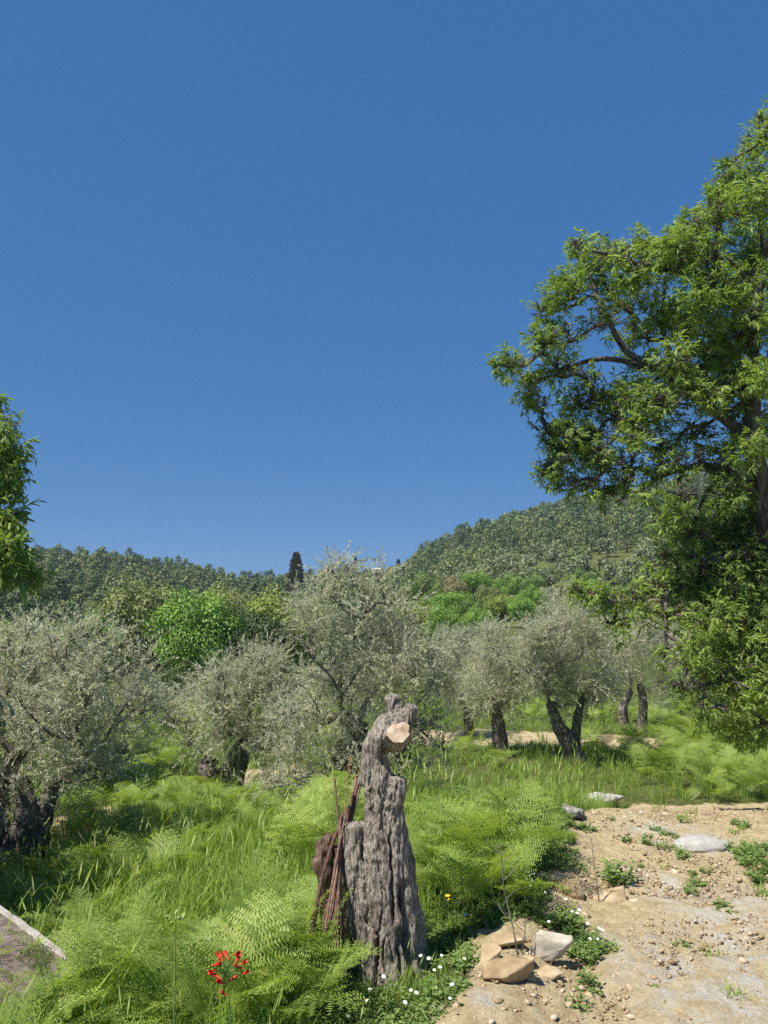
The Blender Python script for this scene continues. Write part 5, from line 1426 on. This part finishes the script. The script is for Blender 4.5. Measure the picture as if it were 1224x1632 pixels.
# ------------------------------------------------------------------ grass
def tuft_mesh(seed, blades=22, h=.42, spread=.09, lean=.35, seedheads=1):
    rng = np.random.default_rng(seed); V, F, T = [], [], []
    for b in range(blades):
        a = rng.uniform(0, 6.28); r = spread * math.sqrt(rng.random()); p = np.array([math.cos(a) * r, math.sin(a) * r, -.03])
        az = rng.uniform(0, 6.28); d = np.array([math.cos(az), math.sin(az), 0]); w = np.array([-d[1], d[0], 0]) * rng.uniform(.0028, .005)
        L = h * rng.uniform(.5, 1.15); ln = abs(rng.normal(lean, .2)); k = len(V); tv = np.clip(rng.normal(.45, .2), 0, .9)
        for s in (0, .4, .75, 1.0):
            q = p + np.array([0, 0, 1]) * L * (s - .35 * ln * s ** 3) + d * L * ln * s ** 2
            if s < 1: V += [q - w * (1 - s * .4), q + w * (1 - s * .4)]; T += [tv, tv]
            else: V += [q]; T += [tv]
        F += [[k, k + 1, k + 3], [k, k + 3, k + 2], [k + 2, k + 3, k + 5], [k + 2, k + 5, k + 4], [k + 4, k + 5, k + 6]]
    for b in range(seedheads):
        az = rng.uniform(0, 6.28); d = np.array([math.cos(az), math.sin(az), 0]); L = h * rng.uniform(1.15, 1.5); w = np.array([-d[1], d[0], 0])
        q0 = np.zeros(3); q1 = np.array([0, 0, L * .8]) + d * L * .1; q2 = np.array([0, 0, L]) + d * L * .24; k = len(V)
        V += [q0 - w * .0015, q0 + w * .0015, q1, q1, (q1 + q2) / 2 - w * .006, q2, (q1 + q2) / 2 + w * .006]; T += [.95] * 3 + [1.0] * 4
        F += [[k, k + 1, k + 2], [k + 3, k + 4, k + 5], [k + 3, k + 5, k + 6]]
    return mesh_np('grass_tuft', [(np.array(V), np.array(F), 0, np.array(T))], [M['grass']])
def grass():
    rng = np.random.default_rng(700)
    ts = [bpy.data.objects.new('grass_tuft', tuft_mesh(700 + k, h=.36 + .06 * (k % 3), seedheads=k % 3)) for k in range(7)]
    def fn(x, y):
        return (dirt_mask(x, y) < .35) * np.where(path_mask(x, y) < .4, 1.0, .12) * np.where(bare_patch(x, y) > .3, .25, 1.0)
    P = []
    for (x0, x1, y0, y1, dens) in ((-5, 6, 3.4, 9, 70), (-7.5, 8, 9, 14, 36), (-11, 14, 14, 24, 14), (-18, 22, 24, 45, 5)):
        x, y = scatter_region(int((x1 - x0) * (y1 - y0) * dens), x0, x1, y0, y1, rng, fn); P.append(np.stack([x, y], -1))
    P = np.vstack(P)
    # keep clear of the stump and the slab
    k = np.hypot(P[:, 0] - stump_base[0], (P[:, 1] - stump_base[1])) > .27
    P = P[k]; x, y = P.T
    for zone in FERN_ZONES[:3]:                # bracken crowds the grass out where it stands thickest
        W = np.array([G(u, min(v, 1700))[:2] for u, v in zone[0]])
        k = (poly_dist(x, y, W) < 0) | (rng.random(len(x)) < .07); x, y = x[k], y[k]
    z = ground_z(x, y); n = len(x)
    near_dirt = sstep(-.05, np.where(y > 8.6, -.4, -1.1), poly_dist(x, y, DIRT))
    s = rng.uniform(.6, 1.25, n) * (.35 + .65 * near_dirt) * (1 + .25 * fbm(x * .8, y * .8, oct=2, seed=61)) * np.where(y > 14, .75, 1)
    scatter('grass', ts, np.stack([x, y, z], -1), np.stack([rng.normal(0, .12, n), rng.normal(0, .12, n), rng.uniform(0, 6.28, n)], -1), s, 'long bright green grass over the bank and the grove')
grass()

# ------------------------------------------------------------------ low weeds and flowers
def weed_mesh(seed, stems=16, spread=.10, h=.09, leaf=.03):
    rng = np.random.default_rng(seed); parts = []
    for k in range(stems):
        a = rng.uniform(0, 6.28); r = spread * math.sqrt(rng.random()); p0 = np.array([math.cos(a) * r * .5, math.sin(a) * r * .5, 0]); tip = np.array([math.cos(a) * r, math.sin(a) * r, h * rng.uniform(.4, 1) * (1.1 - r / spread * .5)])
        for q in range(6):
            f = (q + 1) / 6; p = p0 + (tip - p0) * f; az = rng.uniform(0, 6.28)
            parts.append(place_t(rhomb(leaf * rng.uniform(.7, 1.2), leaf * .55, .3, .2), (math.cos(az), math.sin(az), rng.uniform(.1, .7)), p, roll=rng.normal(0, .3)))
        w = np.array([.0012, .0012, 0]); parts.append((np.array([p0 - w, p0 + w, tip]), np.array([[0, 1, 2]])))
    V, F = merge(parts); tv = np.repeat(np.clip(rng.normal(.5, .22, len(V) // 1 // 3 + 1), 0, 1), 3)[:len(V)]
    return mesh_np('weed_clump', [(V, F, 0, tv)], [M['weed']])
WEED = [weed_mesh(800 + k) for k in range(4)]
WEED_BIG = [weed_mesh(810 + k, 34, .15, .19, .042) for k in range(2)]
def low_cover():
    rng = np.random.default_rng(820)
    def fn(x, y):
        d = poly_dist(x, y, DIRT)
        edge = ((dirt_mask(x, y) < .6) & (d > -1.3)) * np.clip(1.0 - np.clip(-d, 0, 9) * .5, 0, 1)
        spots = (fbm(x * 1.9, y * 1.9, oct=3, seed=66) > .24) * .4 * (y > 4.9)
        return np.maximum(edge, spots)
    x, y = scatter_region(3800, -.8, 5.5, 3.6, 9, rng, fn)
    k = np.hypot(x - stump_base[0], y - stump_base[1]) > .26; x, y = x[k], y[k]; z = ground_z(x, y); n = len(x)
    scatter('clover', [bpy.data.objects.new('weed', m) for m in WEED], np.stack([x, y, z], -1), np.stack([rng.normal(0, .1, n), rng.normal(0, .1, n), rng.uniform(0, 6.28, n)], -1), rng.uniform(.6, 1.2, n), 'low leafy weeds along the edge of the bare earth')
low_cover()
weeds = [(985, 1408, 1.15, 'large leafy weed clump beside the wedge-shaped brown rock', 1), (912, 1362, .8, 'weed clump at the left edge of the bare earth, above the brown rocks', 0), (1000, 1342, .8, 'low weed patch left of the white lump', 0), (1030, 1335, .6, 'small weed beside the low weed patch left of the white lump', 0),
         (1155, 1450, 1.0, 'leafy weed clump right of centre on the bare earth', 0), (1100, 1425, .8, 'flat weed patch above the leafy clump on the bare earth', 0), (1140, 1530, .7, 'grassy weed tuft low on the right of the bare earth', 2), (1085, 1508, .6, 'thin weed sprig left of the grassy tuft', 0),
         (1205, 1375, 1.2, 'broad weed patch at the right edge of the bare earth', 0), (1215, 1425, .9, 'weed tuft at the right edge below the broad patch', 2), (1045, 1578, .4, 'tiny weed sprout on the pale dust', 0), (1165, 1590, .8, 'straggling weed near the bottom right', 2),
         (940, 1575, 1.1, 'weed clump near the bottom, right of the stone ring', 0), (925, 1610, .9, 'weed patch at the bottom edge below the stone ring', 0), (1020, 1382, .5, 'small weed between the brown rocks and the lump', 0), (1060, 1385, .6, 'small dry weed in the middle of the bare earth', 2), (1100, 1300, .9, 'weed patch near the far edge of the bare earth', 2), (1175, 1330, .9, 'weed patch right of the white lump', 2), (1050, 1292, 1.0, 'grassy weed at the far edge of the clearing', 2)]
SHORT = [tuft_mesh(900 + k, 26, .16, .08, .5, 0) for k in range(2)]
for k, (u, v, s, lab, kind) in enumerate(weeds):
    p = G(u, v); me = (WEED[k % 4], WEED_BIG[k % 2], SHORT[k % 2])[kind]
    o = obj('weed_clump', me, None, p, (0, 0, random.uniform(0, 6.28)), (s * 1.2, s * 1.2, s)); tag(o, lab, 'weed', 'weeds on the bare earth')

def flower_mesh(petal, centre, r=.014, h=.16, n=8, name='daisy'):
    ch = []
    for k in range(n):
        a = k * 6.283 / n; T = rhomb(r, r * .62, .1, .1); V, F = place_t(T, (math.cos(a), math.sin(a), .12), (0, 0, h)); ch.append((V, F, 0, None))
    V, F, T = tube([(0, 0, h - .002), (0, 0, h + .003)], [r * .34, r * .25], 7, 2); ch += [(V, F, 1, None), (V, T, 1, None)]
    ch += tube_chunks([(0, 0, -.02), (.004, 0, h * .5), (0, 0, h)], [.0013] * 3, 3, 4, mat=2, cap=False)
    return mesh_np(name, ch, [petal, centre, M['stem']])
DAISY = flower_mesh(M['petal_white'], M['petal_yellow']); YELL = flower_mesh(M['petal_yellow'], M['petal_yellow'], .017, .2, 6, 'yellow_flower')
daisies = [(622, 1522), (641, 1523), (670, 1512), (682, 1530), (688, 1532), (692, 1548), (700, 1526), (730, 1538), (669, 1500), (654, 1602), (632, 1610), (608, 1570), (590, 1612), (598, 1585), (843, 1395), (852, 1403), (858, 1400), (856, 1412), (872, 1424), (908, 1442), (912, 1452), (922, 1458), (915, 1468), (940, 1478), (952, 1490), (958, 1482), (951, 1497), (731, 1585), (515, 1500), (446, 1613), (560, 1622), (1025, 1290), (1005, 1294), (990, 1300), (737, 1465), (700, 1560), (660, 1580), (716, 1600), (880, 1470), (930, 1498)]
for k, (u, v) in enumerate(daisies):
    p = G(u, v + 26); s = random.uniform(.8, 1.15)
    o = obj('daisy', DAISY, None, p, (random.uniform(.1, .5), random.uniform(-.25, .25), random.uniform(-.4, .4)), s)
    tag(o, 'small white daisy among the weeds by the stump' if u < 790 else 'small white daisy at the edge of the bare earth', 'daisy', 'daisies by the stump' if u < 790 else 'daisies by the bare earth')
for u, v in [(714, 1462), (722, 1468), (726, 1472), (708, 1493), (698, 1500), (719, 1461)]:
    o = obj('yellow_flower', YELL, None, G(u, v + 26), (random.uniform(.1, .5), 0, random.uniform(-.4, .4)), 1.35)
    tag(o, 'small yellow flower in the shade right of the stump', 'flower', 'yellow flowers right of the stump')

# red trumpet blooms in the near bracken
def red_bloom():
    rng = np.random.default_rng(33)
    ch = []
    for k in range(5):
        a = k * 1.257; V, F = place_t(rhomb(.032, .026, .5, -.25), (math.cos(a) * .75, math.sin(a) * .75, .75), (0, 0, .03)); ch.append((V, F, 0, None))
    ch += tube_chunks([(0, 0, -.012), (0, 0, .015), (0, 0, .036)], [.003, .007, .012], 8, 5, cap=False)
    return mesh_np('red_bloom', ch, [M['petal_red']])
RB = red_bloom()
def red_cluster(u, v, depth, n, w, hgt, label, seed):
    rng = np.random.default_rng(seed)
    c = at(u, v, depth); b = np.array([c[0] + .03, c[1] + .1, gz(c[0], c[1])])
    t = empty('red_flower', b); tag(t, label, 'flower', 'red flowers in the bracken')
    top = c - b
    obj('stem', mesh_np('stem', tube_chunks([(0, 0, -.03), top * [.4, .4, .5], top - [0, 0, .03]], [.005, .004, .003], 6, 10), [M['stem']], True), t)
    for k in range(n):
        f = k / max(1, n - 1); a = f * 5.2 - .3
        off = np.array([math.cos(a) * w, rng.uniform(-.02, .03), math.sin(a) * hgt]) * rng.uniform(.75, 1.05) if n > 1 else np.zeros(3)
        par = t
        if n > 1:
            par = obj('stalk', mesh_np('stalk', tube_chunks([top - [0, 0, .03], top + off * .5, top + off], [.0022, .002, .0015], 4, 5, cap=False), [M['stem']], True), t)
        obj('bloom', RB, par, top + off, (rng.uniform(.5, 1.6), rng.normal(0, .6), rng.uniform(0, 6.28)), float(rng.uniform(.6, .85)))
red_cluster(362, 1547, 4.15, 15, .078, .07, 'loose ring of bright red trumpet flowers above the bracken', 1)
red_cluster(361, 1587, 4.1, 1, 0, 0, 'single red flower below the ring of red flowers', 2)
def umbel(u, v, depth):
    c = at(u, v, depth); b = np.array([c[0], c[1] + .05, gz(c[0], c[1])]); top = c - b
    t = empty('budding_stem', b); tag(t, 'pale green budding flower stem rising above the near bracken', 'plant')
    obj('stem', mesh_np('stem', tube_chunks([(0, 0, -.03), top * .5, top], [.005, .004, .003], 6, 10), [M['stem']], True), t)
    bud = mesh_np('bud', [(*rock_mesh(5, .008, .008, .018, sub=2, cuts=0), 0, None)], [M['bud']])
    for k in range(7):
        a = k * .9; off = np.array([math.cos(a) * .045, math.sin(a) * .045, .02 - .02 * (k % 2)])
        k_ = obj('stalk', mesh_np('stalk', tube_chunks([top, top + off * .7 + [0, 0, .012], top + off], [.002, .002, .0015], 4, 4, cap=False), [M['stem']], True), t)
        obj('bud', bud, k_, top + off, (random.uniform(-1, 1), random.uniform(-1, 1), 0))
umbel(280, 1466, 4.4)

# ------------------------------------------------------------------ bare saplings
def sapling(pts, label, seed, twigs, green=False):
    rng = np.random.default_rng(seed)
    f = G(*pts[0][:2]); d = f[1]
    P = np.array([at(u, v, d) for u, v in pts]); P[0] = f; b = f.copy()
    t = empty('sapling', b); tag(t, label, 'sapling', 'bare saplings on the clearing')
    P = P - b; Pe = np.vstack([[0, 0, -.05], P])
    tr_ = obj('trunk', mesh_np('stem', tube_chunks(Pe, [.0065, .0055, .004, .002], 7, 24), [M['twig']], True), t)
    C = catmull(P, 30)
    for k in range(twigs):
        i = int(rng.integers(8, 28)); s = rng.choice([-1, 1]); L = rng.uniform(.05, .16)
        q = C[i]; e = q + np.array([s * L * .7, rng.normal(0, .05), L * .8])
        obj('twig', mesh_np('twig', tube_chunks([q, (q + e) / 2 + [s * .01, 0, -.01], e], [.003, .0022, .0012], 4, 6, cap=False), [M['twig']], True), tr_)
sapling([(826, 1532), (818, 1480), (804, 1420), (800, 1375), (796, 1335)], 'tall bare sapling planted in the ring of stones', 1, 9)
sapling([(833, 1528), (836, 1490), (838, 1470)], 'short bare twig beside the tall sapling in the stone ring', 2, 2)
sapling([(955, 1440), (950, 1400), (946, 1370), (942, 1335)], 'thin bare twig standing between the two brown rocks', 3, 6)

# ------------------------------------------------------------------ the air over the valley
def haze():
    x0, x1, y0, y1, z0, z1 = -900, 900, -90, 1050, -30, 62
    V = np.array([[x, y, z] for z in (z0, z1) for y in (y0, y1) for x in (x0, x1)], float)
    F = np.array([[0, 2, 3, 1], [4, 5, 7, 6], [0, 1, 5, 4], [2, 6, 7, 3], [0, 4, 6, 2], [1, 3, 7, 5]])
    m, nt, out = nodes_of('haze_air')
    v = N(nt, 'ShaderNodeVolumePrincipled'); v.inputs['Color'].default_value = (0.72, 0.83, 1, 1); v.inputs['Density'].default_value = HAZE
    v.inputs['Anisotropy'].default_value = 0.2
    nt.links.new(v.outputs[0], out.inputs['Volume'])
    o = obj('haze', mesh_np('haze', [(V, F, 0, None)], [m]))
    tag(o, 'thin blue haze over the valley', kind='stuff')
HAZE = 0.0003
haze()
